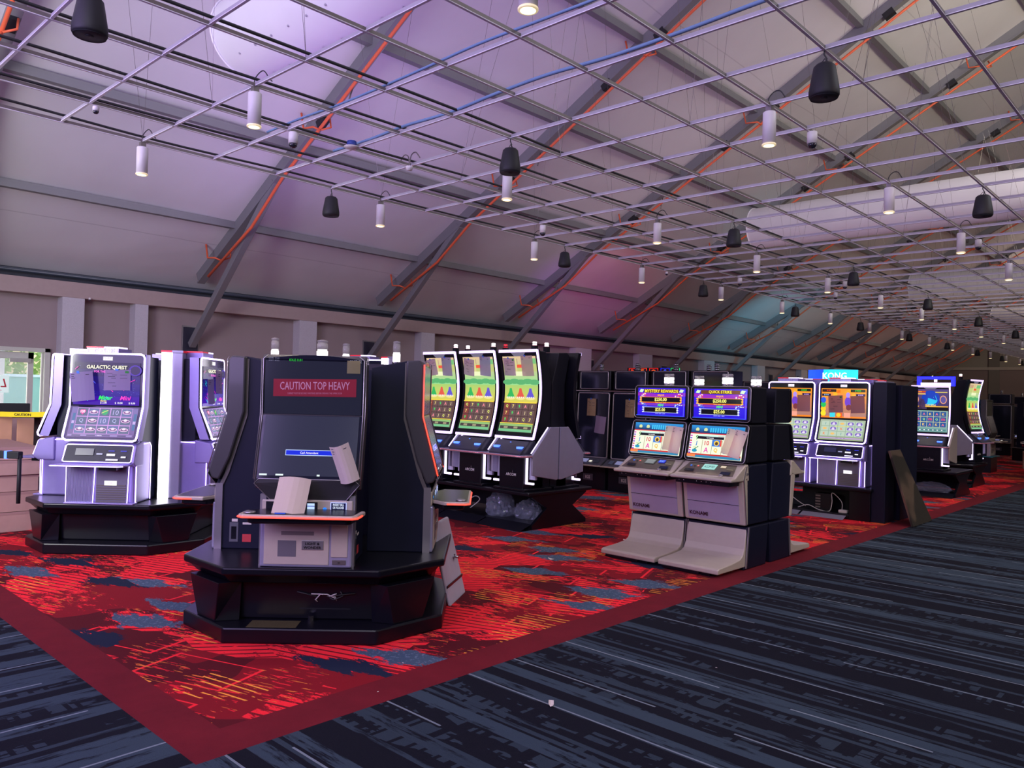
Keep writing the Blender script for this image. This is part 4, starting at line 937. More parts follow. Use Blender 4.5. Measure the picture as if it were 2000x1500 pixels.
    return root

# --- tall curved screen cabinet -----------------------------------------------------------
def arcprof(n=14, z0=.62, z1=1.70, sag=.10, yb=-.03, yt=.0):
    return [(yb+(yt-yb)*i/n+sag*math.sin(PI*i/n), z0+(z1-z0)*i/n) for i in range(n+1)]
def cab_arc(label, group, art=farm, art2=None, z1=1.70, sag=.10, red=False, wing=LAVM, beacon_lit=True):
    root = thing('slot_machine', label, 'slot machine', group=group)
    AP = arcprof(z1=z1, sag=sag)
    zz = z1/1.70
    mm = M(); mm.prism([(.10, .0), (.09, .62), (.16, .85*zz), (.17, 1.3*zz), (.09, 1.66*zz), (.13, 1.70*zz), (.30, 1.69*zz), (.42, 1.30*zz), (.42, 0)], -.20, .20, DARK); mm.build('cabinet_body', root, .01)
    mm = M(); band(mm, [(y+.004, z) for y, z in AP], .05, -.315, .315, BLACK); mm.build('screen_housing', root)
    mm = M(); band(mm, AP, .02, .296, .318, LEDL); band(mm, AP, .02, -.318, -.296, BLACK)
    mm.add([(-.318, AP[-1][0]-.004, AP[-1][1]-.032), (.318, AP[-1][0]-.004, AP[-1][1]-.032), (.318, AP[-1][0]-.004, AP[-1][1]+.004), (-.318, AP[-1][0]-.004, AP[-1][1]+.004)], [(0, 1, 2, 3)], LEDL)
    mm.add([(-.318, AP[0][0]-.004, AP[0][1]-.004), (.318, AP[0][0]-.004, AP[0][1]-.004), (.318, AP[0][0]-.001, AP[0][1]+.030), (-.318, AP[0][0]-.001, AP[0][1]+.030)], [(0, 1, 2, 3)], LEDL)
    mm.tube([(.308, y-.004, z) for y, z in AP], .007, LEDW, 6); mm.build('led_frame', root)
    if art2:
        a = Art(-.285, .285, AP[1:8], .003); art2(a); a.build('lower_screen', root, ARTL)
        a = Art(-.285, .285, AP[8:14], .003); art(a); a.build('upper_screen', root)
    else:
        a = Art(-.27, .275, AP[1:14], .003); art(a); a.build('curved_screen', root, ARTL)
    a = Art(-.12, .12, [AP[-2], AP[-1]], .003); a.up(); a.poly([(.2, .0), (.8, .0), (1, .55), (0, .55)], c8(110, 105, 125)); a.build('camera_badge', root)
    mm = M(); mm.prism([(-.20, .455), (-.03, .60), (.08, .60), (.08, .42), (-.19, .42)], -.26, .26, mat('dark_console_deck', (.03, .03, .05), .3)); dk = mm.build('button_deck', root, .006)
    mm = M()
    for x in (-.22, .16): mm.box(x, x+.08, -.15, -.08, .51, .535, LEDB)
    mm.box(-.03, -.01, -.06, -.05, .57, .58, LEDB); mm.split('lit_button', dk)
    pts = [(-.33, -.02), (-.34, -.20), (-.30, -.225), (.30, -.225), (.34, -.19), (.345, -.02)]
    mm = M(); mm.ext(pts, .415, .440, LAVM); mm.tube([(-.342, -.10, .428), (-.342, -.20, .428), (-.30, -.228, .428), (.30, -.228, .428), (.343, -.19, .428), (.348, -.08, .428)], .009, mat('rose_chrome_trim', (.6, .25, .32), .2, .8, emis=(1, .35, .5), es=.12), 6); mm.build('button_shelf', root)
    for s in (-1, 1):
        mm = M(); mm.prism([(-.06, .20), (-.06, .44), (.25, .77), (.415, .77), (.415, .13), (.38, .125)], s*.318, s*.346, wing); wg = mm.build('side_wing', root, .006)
        mm = M(); mm.tube([(s*.312, -.055, .46), (s*.312, .24, .765)], .008, LEDS, 6); mm.build('wing_led', wg)
        mm = M(); mm.box(s*.215, s*.315, .03, .06, .14, .41, LAVM); mm.lathe([(.008, 0), (.008, .004)], (s*.265, .028, .30), BLACK, 8); mm.split('side_niche', root)
        mm = M(); mm.box(s*.205, s*.225, -.03, .0, .10, .41, LEDS); mm.box(s*.205, s*.33, -.03, .0, .085, .11, LEDS); mm.split('niche_led', root, .004)
    mm = M(); mm.box(-.20, .20, -.06, .30, .0, .41, BLACK); lb = mm.build('lower_cabinet', root, .008)
    text_part(lb, 'ARCOM', .0, -.0615, .19, .034, WHITEP, 'lettering', .012, maxw=.18); mm = M(); mm.add([(.02, -.0625, .215), (.03, -.0625, .215), (.025, -.0625, .245)], [(0, 1, 2)], SILVER); mm.build('emblem_tip', lb)
    mm = M(); mm.box(-.26, .26, -.10, .40, .0, .03, BLACK); mm.build('mounting_plate', root, .006)
    mm = M(); mm.box(-.03, .03, .28, .34, z1, z1+.07, DARK); mm.build('beacon_post', root)
    mm = M(); mm.lathe([(.026, 0), (.026, .045), (.02, .05)], (0, .31, z1+.07), REDP if red else (WHITEG if beacon_lit else WHITEP), 16); mm.lathe([(.027, -.008), (.027, .004)], (0, .31, z1+.07), REDP, 16); mm.lathe([(.027, .018), (.027, .024)], (0, .31, z1+.07), SPKM, 16); mm.build('beacon_lens', root)
    return root

# --- two-screen cabinet with footrest ---------------------------------------------------------
def cab_foot(label, group, title, quick, blue_lcd):
    root = thing('slot_machine', label, 'slot machine', group=group); hw = .325
    mm = M(); mm.prism([(.04, .42), (-.03, .93), (.10, .99), (.44, .99), (.49, .42)], -hw+.01, hw-.01, NAVY); mm.build('middle_body', root, .012)
    mm = M(); mm.prism([(.0, .0), (.05, .40), (.50, .40), (.46, .0)], -hw+.01, hw-.01, NAVY); mm.build('base_cabinet', root, .012)
    mm = M(); mm.prism([(.02, 1.01), (.09, 1.37), (.42, 1.37), (.45, 1.01)], -hw+.01, hw-.01, DARK); mm.build('screen_box_lower', root, .012)
    mm = M(); mm.prism([(.07, 1.385), (.09, 1.735), (.40, 1.735), (.42, 1.385)], -hw+.01, hw-.01, DARK); mm.build('screen_box_upper', root, .012)
    def framed(prof, nm, fn, mt_):
        (ya, za), (yb, zb) = prof; d = math.hypot(yb-ya, zb-za); ty, tz = (yb-ya)/d, (zb-za)/d
        mm = M(); mm.prism([(ya-.03, za), (yb-.03, zb), (yb+.02, zb), (ya+.02, za)], -hw, hw, BLACK); fr = mm.build('screen_frame', root, .02, 3)
        mm = M(); mm.tube([(p[0], (ya-.03)+(yb-ya)*((p[2]-za)/(zb-za))-.002, p[2]) for p in rrect(-hw+.004, hw-.004, za+.006, zb-.006, .035, 0)], .004, SILVER, 5, True); mm.build('frame_trim', fr)
        a = Art(-.285, .285, [(ya-.03+ty*.03, za+.03), (yb-.03-ty*.03, zb-.03)], .003); fn(a); a.build(nm, root, mt_)
    framed([(.08, 1.39), (.09, 1.74)], 'upper_screen', lambda a: jackpot(a, title, quick), ART)
    framed([(-.02, 1.00), (.07, 1.375)], 'lower_screen', konreels, ART)
    # deck
    mm = M(); mm.prism([(-.31, .845), (-.31, .872), (-.23, .882), (-.035, .992), (.03, 1.0), (.05, .84)], -hw, hw, TAUPE); dk = mm.build('button_deck', root, .014, 3)
    mm = M(); mm.add([(-.29, -.217, .893), (.29, -.217, .893), (.25, -.05, .9865), (-.25, -.05, .9865)], [(0, 1, 2, 3)], mat('bronze_deck_inlay', (.15, .12, .09), .35, .4)); mm.build('deck_inlay', dk)
    a = Art(-.27, .27, [(-.213, .894), (-.055, .9835)], .004)
    for u, c in ((.12, c8(40, 110, 230)), (.19, c8(30, 30, 36)), (.26, c8(240, 110, 110))): a.ell(u, .68, .02, 0, c, 12, True)
    if blue_lcd: a.rect(.38, .45, .60, .92, c8(70, 75, 80)); a.rect(.40, .5, .58, .86, c8(120, 125, 130)); a.rect(.66, .62, .80, .90, c8(20, 50, 220)); a.text('PLAY', .73, .76, .16, c8(120, 170, 255), .1)
    else: a.rect(.36, .42, .62, .90, c8(150, 210, 205)); a.text('ACCEPTED', .49, .66, .2, c8(60, 90, 90), .2); a.rect(.70, .66, .80, .82, c8(225, 205, 180))
    a.rect(.06, .12, .24, .34, BLK); a.rect(.78, .05, .96, .30, BLK); a.rect(.84, .48, .97, .56, c8(110, 95, 80)); a.build('deck_controls', dk, ARTL)
    mm = M(); mm.box(-.28, .28, -.27, -.03, .80, .843, BLACK); 
    for x in (-.24, -.19, -.05, 0, .05, .10): mm.lathe([(.008, 0), (.008, .006)], (x, -.272, .825), CHROME, 8)
    mm.build('deck_underside', root, .006)
    mm = M(); mm.lathe([(.02, 0), (.02, .012), (.0, .016)], (.19, -.255, .895), SILVER, 14); mm.build('play_button', dk)
    # lower door with logo
    mm = M(); mm.prism([(-.005, .42), (-.075, .84), (.02, .90), (.05, .42)], -hw, hw, TAUPE); sh = mm.build('door_surround', root, .016, 3)
    mm = M(); mm.prism([(-.012, .44), (-.080, .82), (-.06, .82), (.01, .44)], -.28, .27, LDOOR); dr = mm.build('front_door', root, .006)
    mm = M(); mm.box(-.28, .27, -.0475, -.04, .608, .611, BLACK); mm.build('door_seam', dr)
    mm = M(); mm.box(-.02, .015, -.076, -.066, .775, .785, BLACK); mm.lathe([(.008, 0), (.008, .008)], (0, -.078, .775), CHROME, 10); mm.build('door_lock', dr)
    t_ = text_part(dr, 'KONAMI', 0, 0, 0, .040, mat('maroon_lettering', (.05, .006, .02), .6), 'logo_lettering', .03, 0, maxw=.20); t_.location = (-.16, -.0265, .49); t_.rotation_euler = (math.atan2(.068, .38), 0, 0)
    # footrest: curved sheet
    fr = M(); prof = [(.045, .385), (.02, .30), (-.0, .20), (-.03, .14), (-.09, .112), (-.24, .096), (-.47, .083), (-.50, .072), (-.50, .03), (-.44, .03), (-.05, .03), (.03, .03)]
    fr.prism(prof, -hw+.01, hw-.01, TAUPE); fo = fr.build('footrest', root, .010, 3)
    for f_ in fo.data.polygons: f_.use_smooth = False
    mm = M(); mm.box(-.26, .12, -.497, -.48, .005, .03, BLACK); mm.box(-.22, .22, -.47, .0, .0, .03, BLACK); mm.build('footrest_skirt', root)
    mm = M(); band(mm, [(.012, .02), (.055, .40)], .02, hw-.006, hw+.004, SILVER); band(mm, [(-.0, .43), (-.07, .86), (-.02, .98)], .018, hw-.006, hw+.004, SILVER); band(mm, [(.012, .02), (.055, .40)], .02, -hw-.004, -hw+.006, SILVER); mm.split('edge_trim', root)
    # clustered beacon
    mm = M()
    for x in (-.03, .03):
        for q_ in range(3): mm.lathe([(.026, 0), (.026, .028), (.022, .03)], (x, .2, 1.76+.036*q_), WHITEG if q_ < 2 else CLEAR, 12)
    mm.lathe([(.02, 0), (.028, .03)], (-.03, .2, 1.735), SILVER, 12); mm.lathe([(.02, 0), (.028, .03)], (.03, .2, 1.735), SILVER, 12); mm.build('beacon_lens', root)
    mm = M(); mm.box(hw-.01, hw+.006, -.01, .02, .90, .92, SILVER); mm.build('side_latch', root)
    return root

# --- tall dark cabinet, silver framed unlit screens ---------------------------------------------
def cab_tall(label, group, lit=False):
    root = thing('slot_machine', label, 'slot machine', group=group); hw = .36
    mm = M(); mm.prism([(.0, 0), (.0, .42), (.06, .50), (.10, 1.70), (.50, 1.70), (.50, 0)], -hw+.01, hw-.01, DARK); mm.build('cabinet_body', root, .01)
    mm = M(); mm.box(-hw+.01, hw-.01, .10, .48, 1.72, 2.06, BLACK); mm.build('upper_box', root, .01)
    mm = M(); mm.tube(rrect(-.30, .30, 1.745, 2.04, .02, .095), .008, SILVER, 6, True); mm.build('upper_frame', root)
    mm = M(); mm.box(-.29, .29, .093, .10, 1.755, 2.03, GLASSB); mm.build('upper_screen', root)
    mm = M(); mm.tube([(x, .055+.04*(z-.55)/1.12, z) for x, _, z in rrect(-.335, .335, .55, 1.67, .03, 0)], .013, SILVER, 6, True); mm.build('lower_frame', root)
    mm = M(); mm.add([(-.32, .055, .56), (.32, .055, .56), (.32, .09, 1.66), (-.32, .09, 1.66)], [(0, 1, 2, 3)], GLASSB); mm.build('lower_screen', root)
    mm = M(); mm.prism([(-.16, .42), (-.16, .445), (-.02, .53), (.08, .55), (.08, .40)], -hw, hw, mat('grey_deck', (.10, .10, .13), .35, .4)); d = mm.build('button_deck', root, .008)
    a = Art(-.30, .30, [(-.15, .455), (-.02, .534)], .004); a.rect(.05, .2, .2, .8, c8(50, 52, 70)); a.rect(.28, .2, .56, .85, c8(120, 120, 160)); a.rect(.62, .3, .72, .6, c8(235, 230, 215)); a.rect(.8, .2, .97, .8, c8(30, 30, 40)); a.build('deck_controls', d, ARTL)
    mm = M(); mm.box(-.36, .36, -.23, -.10, .415, .435, TAUPE); mm.build('deck_shelf', root, .004)
    mm = M(); mm.box(-.12, .09, -.008, .0, .15, .26, mat('badge_dark', (.07, .07, .10), .4)); b = mm.build('logo_badge', root); text_part(b, 'IGS', -.015, -.009, .205, .055, WHITEP, 'lettering', .02, maxw=.15)
    mm = M(); mm.lathe([(.008, 0), (.008, .01)], (.02, -.005, .34), CHROME, 8); mm.build('door_lock', root)
    mm = M(); 
    for q_ in range(4): mm.lathe([(.045, 0), (.045, .012), (.04, .014)], (0, .3, 2.075+.028*q_), CHROME, 16); mm.lathe([(.03, .012), (.03, .03)], (0, .3, 2.075+.028*q_), SPKM, 12)
    mm.lathe([(.03, 0), (.03, .02)], (0, .3, 2.06), SPKM, 12); mm.build('beacon_stack', root)
    return root

def place(o, x, y, z, rz_deg, sc=1):
    o.location = (x, y, z); o.rotation_euler = (0, 0, math.radians(rz_deg)); o.scale = (sc, sc, sc); return o

# ================================================================= PODS AND BANKS
def octagon(h, c):     # square rotated 45 deg with axis aligned chamfers; h = apothem of long sides, c = apothem of chamfers
    # long side normals at +-45 deg; corners where x=c meets x+y = h*sqrt2
    k = h*math.sqrt(2); d = k-c
    return [(c, -d), (c, d), (d, c), (-d, c), (-c, d), (-c, -d), (-d, -c), (d, -c)]
T = .475
def pod_base(name, label, cx, cy, kick=True):
    t = thing(name, label, 'machine base', (cx, cy, 0))
    mm = M(); mm.ext(octagon(.87, .955), 0, .10, BLACK); mm.build('foot_plinth', t, .012)
    # recessed core with wedge legs
    mm = M(); mm.ext(octagon(.66, .80), .10, .36, BLACK, octagon(.70, .83)); mm.build('core', t, .01)
    mm = M()
    for a in range(4):
        ca, sa = math.cos(a*PI/2), math.sin(a*PI/2); p = [(.80, -.20), (.93, -.12), (.93, .12), (.80, .20)]
        mm.ext([(x*ca-y*sa, x*sa+y*ca) for x, y in p], .10, .36, BLACK, [(x*ca-y*sa, x*sa+y*ca) for x, y in [(.80, -.22), (.95, -.20), (.95, .20), (.80, .22)]])
    mm.split('corner_leg', t, .004)
    mm = M(); mm.ext(octagon(.78, .88), .36, .425, BLACK, octagon(.84, .94)); mm.ext(octagon(.875, .965), .425, T, BLACK); mm.build('tabletop', t, .012, 3)
    r = math.radians(45)
    def fr(x, y): return (x*math.cos(r)-y*math.sin(r), x*math.sin(r)+y*math.cos(r))
    if kick:
        a, b, c, d = fr(-.34, -.86), fr(-.03, -.86), fr(-.03, -.71), fr(-.34, -.71)
        mm = M(); mm.add([(*a, .1015), (*b, .1015), (*c, .103), (*d, .103)], [(0, 1, 2, 3)], GOLDP); mm.build('brass_foot_plate', t)
        a, b, c, d = fr(-.05, -.664), fr(.28, -.664), fr(.28, -.672), fr(-.05, -.672)
        mm = M(); mm.ext([a, b, c, d], .17, .33, mat('open_access_hatch', (.003, .003, .006), .9)); mm.build('access_hatch', t)
        for q_ in range(7):
            rr = random.Random(q_); x0 = .02+.2*rr.random(); p = [fr(x0+.05*rr.uniform(-1, 1)*k_, -.682-.006*k_) for k_ in range(4)]
            mm = M(); mm.tube([(p[k_][0], p[k_][1], .22+.03*rr.random()+.015*k_) for k_ in range(4)], .004, CABLEW if q_ % 3 == 0 else CABLE, 5); mm.build('loose_wire', t)
        mm = M(); c_ = fr(.03, -.70); mm.box(c_[0]-.012, c_[0]+.012, c_[1]-.012, c_[1]+.012, .10, .135, CHROME); mm.build('hatch_latch', t)
    return t
def pod(cx, cy, builder, labels, group, radii, rzs=(45, 135, 225, -45)):
    out = []
    for lab, r, rz in zip(labels, radii, rzs):
        a = math.radians(rz); o = builder(lab, group); place(o, cx+r*math.sin(a), cy-r*math.cos(a), T, rz); out.append(o)
    return out

LWC = (-4.93, 3.33); GC = (-8.46, 3.34)
pod_base('gaming_pod_base', 'black eight-sided machine base in front, with brass foot plate and open hatch', *LWC)
lw1 = cab_dark('black slot machine with red caution sticker and silver lower door, facing the camera', 'dark cabinets on the front pod', sticker=True)
a_ = math.radians(45); place(lw1, LWC[0]+.81*math.sin(a_)+.01, LWC[1]-.81*math.cos(a_)+.01, T, 45); lw1.scale.z = .97
for rz, r_, lab in ((135, .755, 'black slot machine side-on at the right of the front pod, red light edge'), (225, .76, 'black slot machine at the rear of the front pod, mostly hidden'), (-45, .74, 'black slot machine seen from its side on the left of the front pod')):
    a_ = math.radians(rz); place(cab_dark(lab, 'dark cabinets on the front pod', edge=(rz == 135)), LWC[0]+r_*math.sin(a_), LWC[1]-r_*math.cos(a_), T, rz).scale.z = .97
pod_base('gaming_pod_base', 'black eight-sided machine base at left under the white-lit machines', *GC, kick=False)
gl_ = []
for rz, lab in ((45, 'white LED framed slot machine with space game, facing the camera at left'), (135, 'white LED framed slot machine behind the light column, screen turned to the right'), (225, 'white LED framed slot machine at the back of the left pod, mostly hidden'), (-45, 'white LED framed slot machine at far left, side-on near the door')):
    a_ = math.radians(rz); o = cab_led(lab, 'white LED cabinets on the left pod', gal_upper, gal_lower); place(o, GC[0]+.83*math.sin(a_), GC[1]-.83*math.cos(a_), T, rz); o.scale.z = .98; gl_.append(o)
# light column standing on the pod
def light_column(x, y, z0, z1, rz, label, w_=.10, d=.13):
    t = thing('light_column', label, 'light column', (x, y, z0), math.radians(rz), 'glowing light columns')
    h = z1-z0
    mm = M(); mm.box(-w_/2, w_/2, -.012, 0, 0, h-.02, mat('glowing_column_face', (.9, .9, .95), .4, emis=(.93, .88, 1), es=4.5)); mm.build('glowing_face', t)
    mm = M(); mm.box(-w_/2, w_/2+.10, .0, d, 0, h-.02, LAVM); mm.build('column_body', t, .006)
    mm = M(); mm.box(-w_/2-.005, w_/2+.105, -.015, d+.005, h-.02, h, REDP); mm.box(w_/2, w_/2+.105, -.016, d+.006, h-.021, h+.001, LAVM); mm.build('cap', t)
    return t
light_column(-7.90, 3.36, T+.001, 1.955, 52, 'tall glowing white light column on the left pod')

# curved-screen bank --------------------------------------------------------------------------
def hour_base(label, x0, x1, y0, y1, group='black machine bases', closed_front=False, toe=True):
    t = thing('machine_bank_base', label, 'machine base', ((x0+x1)/2, y0, 0), group=group); hx = (x1-x0)/2; D = y1-y0; k = D/1.15
    mm = M(); mm.box(-hx-.03, hx+.03, -.10, D+.08, .405, .45, BLACK); mm.build('tabletop', t, .012, 3)
    prof = [(.0, 0), (-.0, .05), (.30*k, .24), (.0, .385), (.0, .405), (D, .405), (D, .385), (D-.30*k, .24), (D, .05), (D, 0)]
    for s in (-1, 1):
        mm = M(); mm.prism(prof, s*hx, s*(hx-.04), BLACK); mm.build('end_panel', t, .004)
    mm = M(); mm.box(-hx+.04, hx-.04, D*.62, D*.64, .10, .405, DARK); mm.build('back_board', t)
    mm = M(); mm.box(-hx+.04, hx-.04, .02, D-.02, .0, .06, BLACK); mm.build('bottom_deck', t)
    if toe:
        n = max(1, round((x1-x0)/.72)); w_ = (x1-x0)/n
        for i in range(n):
            mm = M(); mm.add([(-hx+w_*i+.01, -.03, .004), (-hx+w_*(i+1)-.01, -.03, .004), (-hx+w_*(i+1)-.01, .01, .07), (-hx+w_*i+.01, .01, .07), (-hx+w_*i+.01, -.20, .004), (-hx+w_*(i+1)-.01, -.20, .004)], [(0, 1, 2, 3), (4, 5, 2, 3), (4, 5, 1, 0)], DARK); mm.build('toe_plate', t)
    return t
AX = [-7.935, -7.21, -6.49]
arcs = []
hour_base('long black machine base with flared ends under the curved-screen machines', -8.45, -6.17, 6.98, 8.02)
labs = ['leftmost', 'middle', 'right end']
for i, x in enumerate(AX):
    o = cab_arc('curved lilac-edged slot machine with green farm screen, %s of three' % labs[i], 'curved screen machines'); place(o, x, 7.0, .45, 0); arcs.append(o)
for i, x in enumerate(AX):
    o = cab_arc('curved slot machine seen from behind, %s one backing the farm screens' % ['left', 'centre', 'right end'][i], 'curved screen machines', red=(i == 1)); place(o, x, 7.85, .45, 180)

# footrest pairs --------------------------------------------------------------------------------
kon = []
for x, y, rz, lab, ti in ((-4.43, 6.93, 0, 'grey slot machine with footrest and MYSTERY REWARDS jackpot screen', 'MYSTERY REWARDS'), (-3.76, 6.93, 0, 'grey slot machine with footrest and QUICK STRIKE jackpot screen', 'QUICK STRIKE'), (-4.43, 7.95, 180, 'rear slot machine with footrest behind the MYSTERY REWARDS machine', 'MYSTERY REWARDS'), (-3.76, 7.95, 180, 'rear slot machine with footrest behind the QUICK STRIKE machine', 'QUICK STRIKE')):
    o = cab_foot(lab, 'footrest slot machines', ti, 'QUICK' in ti, 'MYST' in ti); place(o, x, y, 0, rz); kon.append(o)

# white LED pair at right ------------------------------------------------------------------------
def box_base(label, x0, x1, y0, y1, group='black machine bases'):
    t = thing('machine_bank_base', label, 'machine base', ((x0+x1)/2, y0, 0), group=group); hx = (x1-x0)/2; D = y1-y0
    mm = M(); mm.box(-hx-.03, hx+.03, -.06, D+.06, .40, .45, BLACK); mm.build('tabletop', t, .015, 3)
    mm = M(); mm.box(hx-.28, hx, .0, D, .0, .40, BLACK); mm.build('end_cabinet', t, .006)
    mm = M(); mm.box(-hx, -hx+.04, .0, D, .0, .40, BLACK); mm.build('end_panel', t, .004)
    mm = M(); mm.box(-hx, hx-.28, D*.45, D*.47, .06, .26, DARK); mm.box(-hx+.45, hx-.28, D*.45, D*.47, .26, .40, DARK); mm.build('back_board', t)
    mm = M(); mm.box(-hx, hx-.28, .0, D, .0, .07, BLACK); mm.build('bottom_deck', t, .008)
    for s in (0, 1):
        mm = M(); x0_ = -hx+.02+s*(hx-.15); mm.add([(x0_, -.14, .005), (x0_+hx-.18, -.14, .005), (x0_+hx-.18, -.01, .05), (x0_, -.01, .05)], [(0, 1, 2, 3)], LAVM); mm.build('toe_plate', t)
    return t
box_base('black machine base with cables inside under the white LED pair', -5.30, -3.72, 11.12, 12.18)
for x, y, rz, lab in ((-4.90, 11.14, 0, 'white LED framed slot machine, left of the pair with orange game'), (-4.14, 11.14, 0, 'white LED framed slot machine, right of the pair with orange game'), (-4.90, 12.16, 180, 'white LED slot machine backing the left one of the orange-game pair'), (-4.14, 12.16, 180, 'white LED slot machine backing the right one of the orange-game pair')):
    place(cab_led(lab, 'white LED cabinets at right', kong_upper, kong_lower), x, y, .45, rz)
t = thing('end_panel_cabinet', 'tall dark navy end panel beside the white LED pair', 'panel', (-3.62, 11.2, 0))
mm = M(); mm.box(-.10, .08, -.05, .32, .0, 1.90, NAVY); mm.build('panel', t, .006); mm = M(); mm.box(-.08, .06, -.03, .30, 1.90, 1.915, LAVM); mm.box(-.06, .02, .0, .12, 1.915, 1.93, REDP); mm.build('top_cap', t)
t = thing('divider_panel', 'tall dark blue divider panel behind the leaning board', 'panel', (-3.62, 12.1, 0))
mm = M(); mm.box(-.02, .12, -.45, .28, .0, 1.875, NAVY); mm.build('panel', t, .006)

# leaning patterned board
t = thing('leaning_board', 'dark glossy swirl-patterned board leaning against the end panel', 'board', (-3.20, 11.10, 0))
def swirl():
    m = mat('glossy_swirl_board', (.05, .045, .04), .12, coat=.5); tt = m.node_tree; g = NG(tt); b = tt.nodes['Principled BSDF']
    tc = nod(tt, 'ShaderNodeTexCoord'); wv = nod(tt, 'ShaderNodeTexWave'); wv.inputs['Scale'].default_value = 1.6; wv.inputs['Distortion'].default_value = 9; wv.inputs['Detail'].default_value = 1; wv.inputs['Detail Scale'].default_value = .8
    tt.links.new(tc.outputs['Object'], wv.inputs[0]); c = g.mix(g.step(wv.outputs['Fac'], .55, .9), (.035, .032, .028), (.13, .09, .065)); tt.links.new(c, b.inputs['Base Color']); return m
SWIRL = swirl()
mm = M(); v = []
for x, z in ((0.0, 0), (-.30, .98)):
    for y0_, y1_ in ((.02, .86),):
        if z > 0: y0_, y1_ = .0, .42
        for dx in (0, .03): v += [(x+dx, y0_, z+dx*.3), (x+dx, y1_, z+dx*.3)]
mm.add(v, [(2, 3, 7, 6), (0, 4, 5, 1), (0, 1, 3, 2), (4, 6, 7, 5), (0, 2, 6, 4), (1, 5, 7, 3)], SWIRL); mm.build('board', t, .004)
mm = M(); mm.box(-.04, -.02, .16, .17, .12, .16, CHROME); mm.build('hook', t)

# dark tall bank in the middle distance -----------------------------------------------------------
TX = [-10.62, -9.87, -9.12, -8.38, -7.62, -6.86, -6.12]
for i, x in enumerate(TX):
    o = cab_tall('tall black slot machine with silver-framed dark screens, %s from the left' % ['first', 'second', 'third', 'fourth', 'fifth', 'sixth', 'seventh'][i], 'tall dark machines'); place(o, x, 10.95, 0, 0)
for i, x in enumerate((-8.0, -6.6)):
    o = cab_tall('tall black slot machine backing the silver-framed row, %s' % ['left one', 'right one'][i], 'tall dark machines'); place(o, x, 12.15, 0, 180)

# tall white LED machines behind the front pod
hour_base('black machine base behind the front pod, left of the curved-screen bank', -11.75, -9.55, 7.2, 8.2, toe=False)
for x, lab in ((-11.30, 'left white-topped LED machine peeking over the front pod'), (-10.05, 'right white-topped LED machine peeking over the front pod')):
    place(cab_led(lab, 'LED cabinets behind the front pod', gal_upper, gal_lower), x, 7.25, .45, 25, 1.13)
light_column(-9.42, 7.25, .46, 2.12, 10, 'short bright light column with red cap beside the curved screens', .13, .1)

# single machine at right and its neighbours -----------------------------------------------------
hour_base('small black machine base under the single orb-game machine', -4.62, -3.70, 15.32, 16.3)
o = cab_arc('slot machine with blue orb game and bright blue topper bar, at the right', 'machines at the right end', orb_upper, orb_lower, z1=1.51, sag=.05, wing=mat('tan_side_wing', (.42, .34, .30), .5, .1)); place(o, -4.14, 15.35, .45, 0)
tp = thing('topper_sign', 'bright blue neon topper frame on the orb-game machine', 'sign', (-4.14, 15.6, 1.96)); mm = M()
mm.box(-.29, .33, -.02, .04, .12, .17, LEDBT); mm.box(-.29, -.23, -.02, .04, .0, .12, LEDBT); mm.box(.27, .33, -.02, .04, .0, .12, LEDBT); mm.build('neon_frame', tp); mm = M(); mm.box(-.23, .27, -.01, .03, .0, .06, LEDS); mm.build('light_bar', tp)
hour_base('black machine base under the side-on curved machine at right', -4.75, -3.95, 17.6, 18.6)
o = cab_arc('curved white-edged slot machine seen side on at the right', 'machines at the right end', farm, wing=LAVM); place(o, -4.02, 18.1, .45, 82)
for x, y, rz, lab, tr in ((-4.6, 22.3, 90, 'unlit dark slot machine with teal edge, right background', TEAL), (-3.72, 22.3, -80, 'unlit dark slot machine facing left at the right edge', TEAL), (-5.6, 26.5, 90, 'farther unlit grey slot machine in the right background', None), (-4.6, 28.0, 60, 'distant unlit slot machine near the far wall', None)):
    o = cab_dark(lab, 'unlit machines in the right background', trim=tr, unlit=True, shelf_led=False); place(o, x, y, .40, rz)
    b = thing('machine_stand', 'black stand under the %s' % lab, 'machine base', (x, y, 0), math.radians(rz)); mm = M(); mm.box(-.33, .33, -.05, .55, 0, .38, BLACK); mm.build('stand_box', b, .01); mm = M(); mm.box(-.36, .36, -.10, .58, .38, .40, TEAL if tr else GREYM); mm.build('stand_top', b)
# dark machine rows farther down the hall
for i, (x, y) in enumerate(((-9.2, 17.0), (-8.3, 17.0), (-7.4, 17.0), (-6.5, 17.0), (-9.6, 23.5), (-8.6, 23.5), (-7.6, 23.5), (-6.6, 23.5), (-6.1, 30.5), (-7.2, 30.5), (-8.2, 30.5), (-5.4, 36), (-6.5, 36))):
    rown = 'second' if i < 4 else ('third' if i < 8 else ('fourth' if i < 11 else 'last'))
    o = cab_tall('tall dark slot machine in the %s row down the hall, %s' % (rown, ['leftmost', 'second along', 'third along', 'rightmost'][i % 4 if i < 8 else (i-8) % 3 if i < 11 else i-11]), 'tall dark machines down the hall'); place(o, x, y, 0, 0)

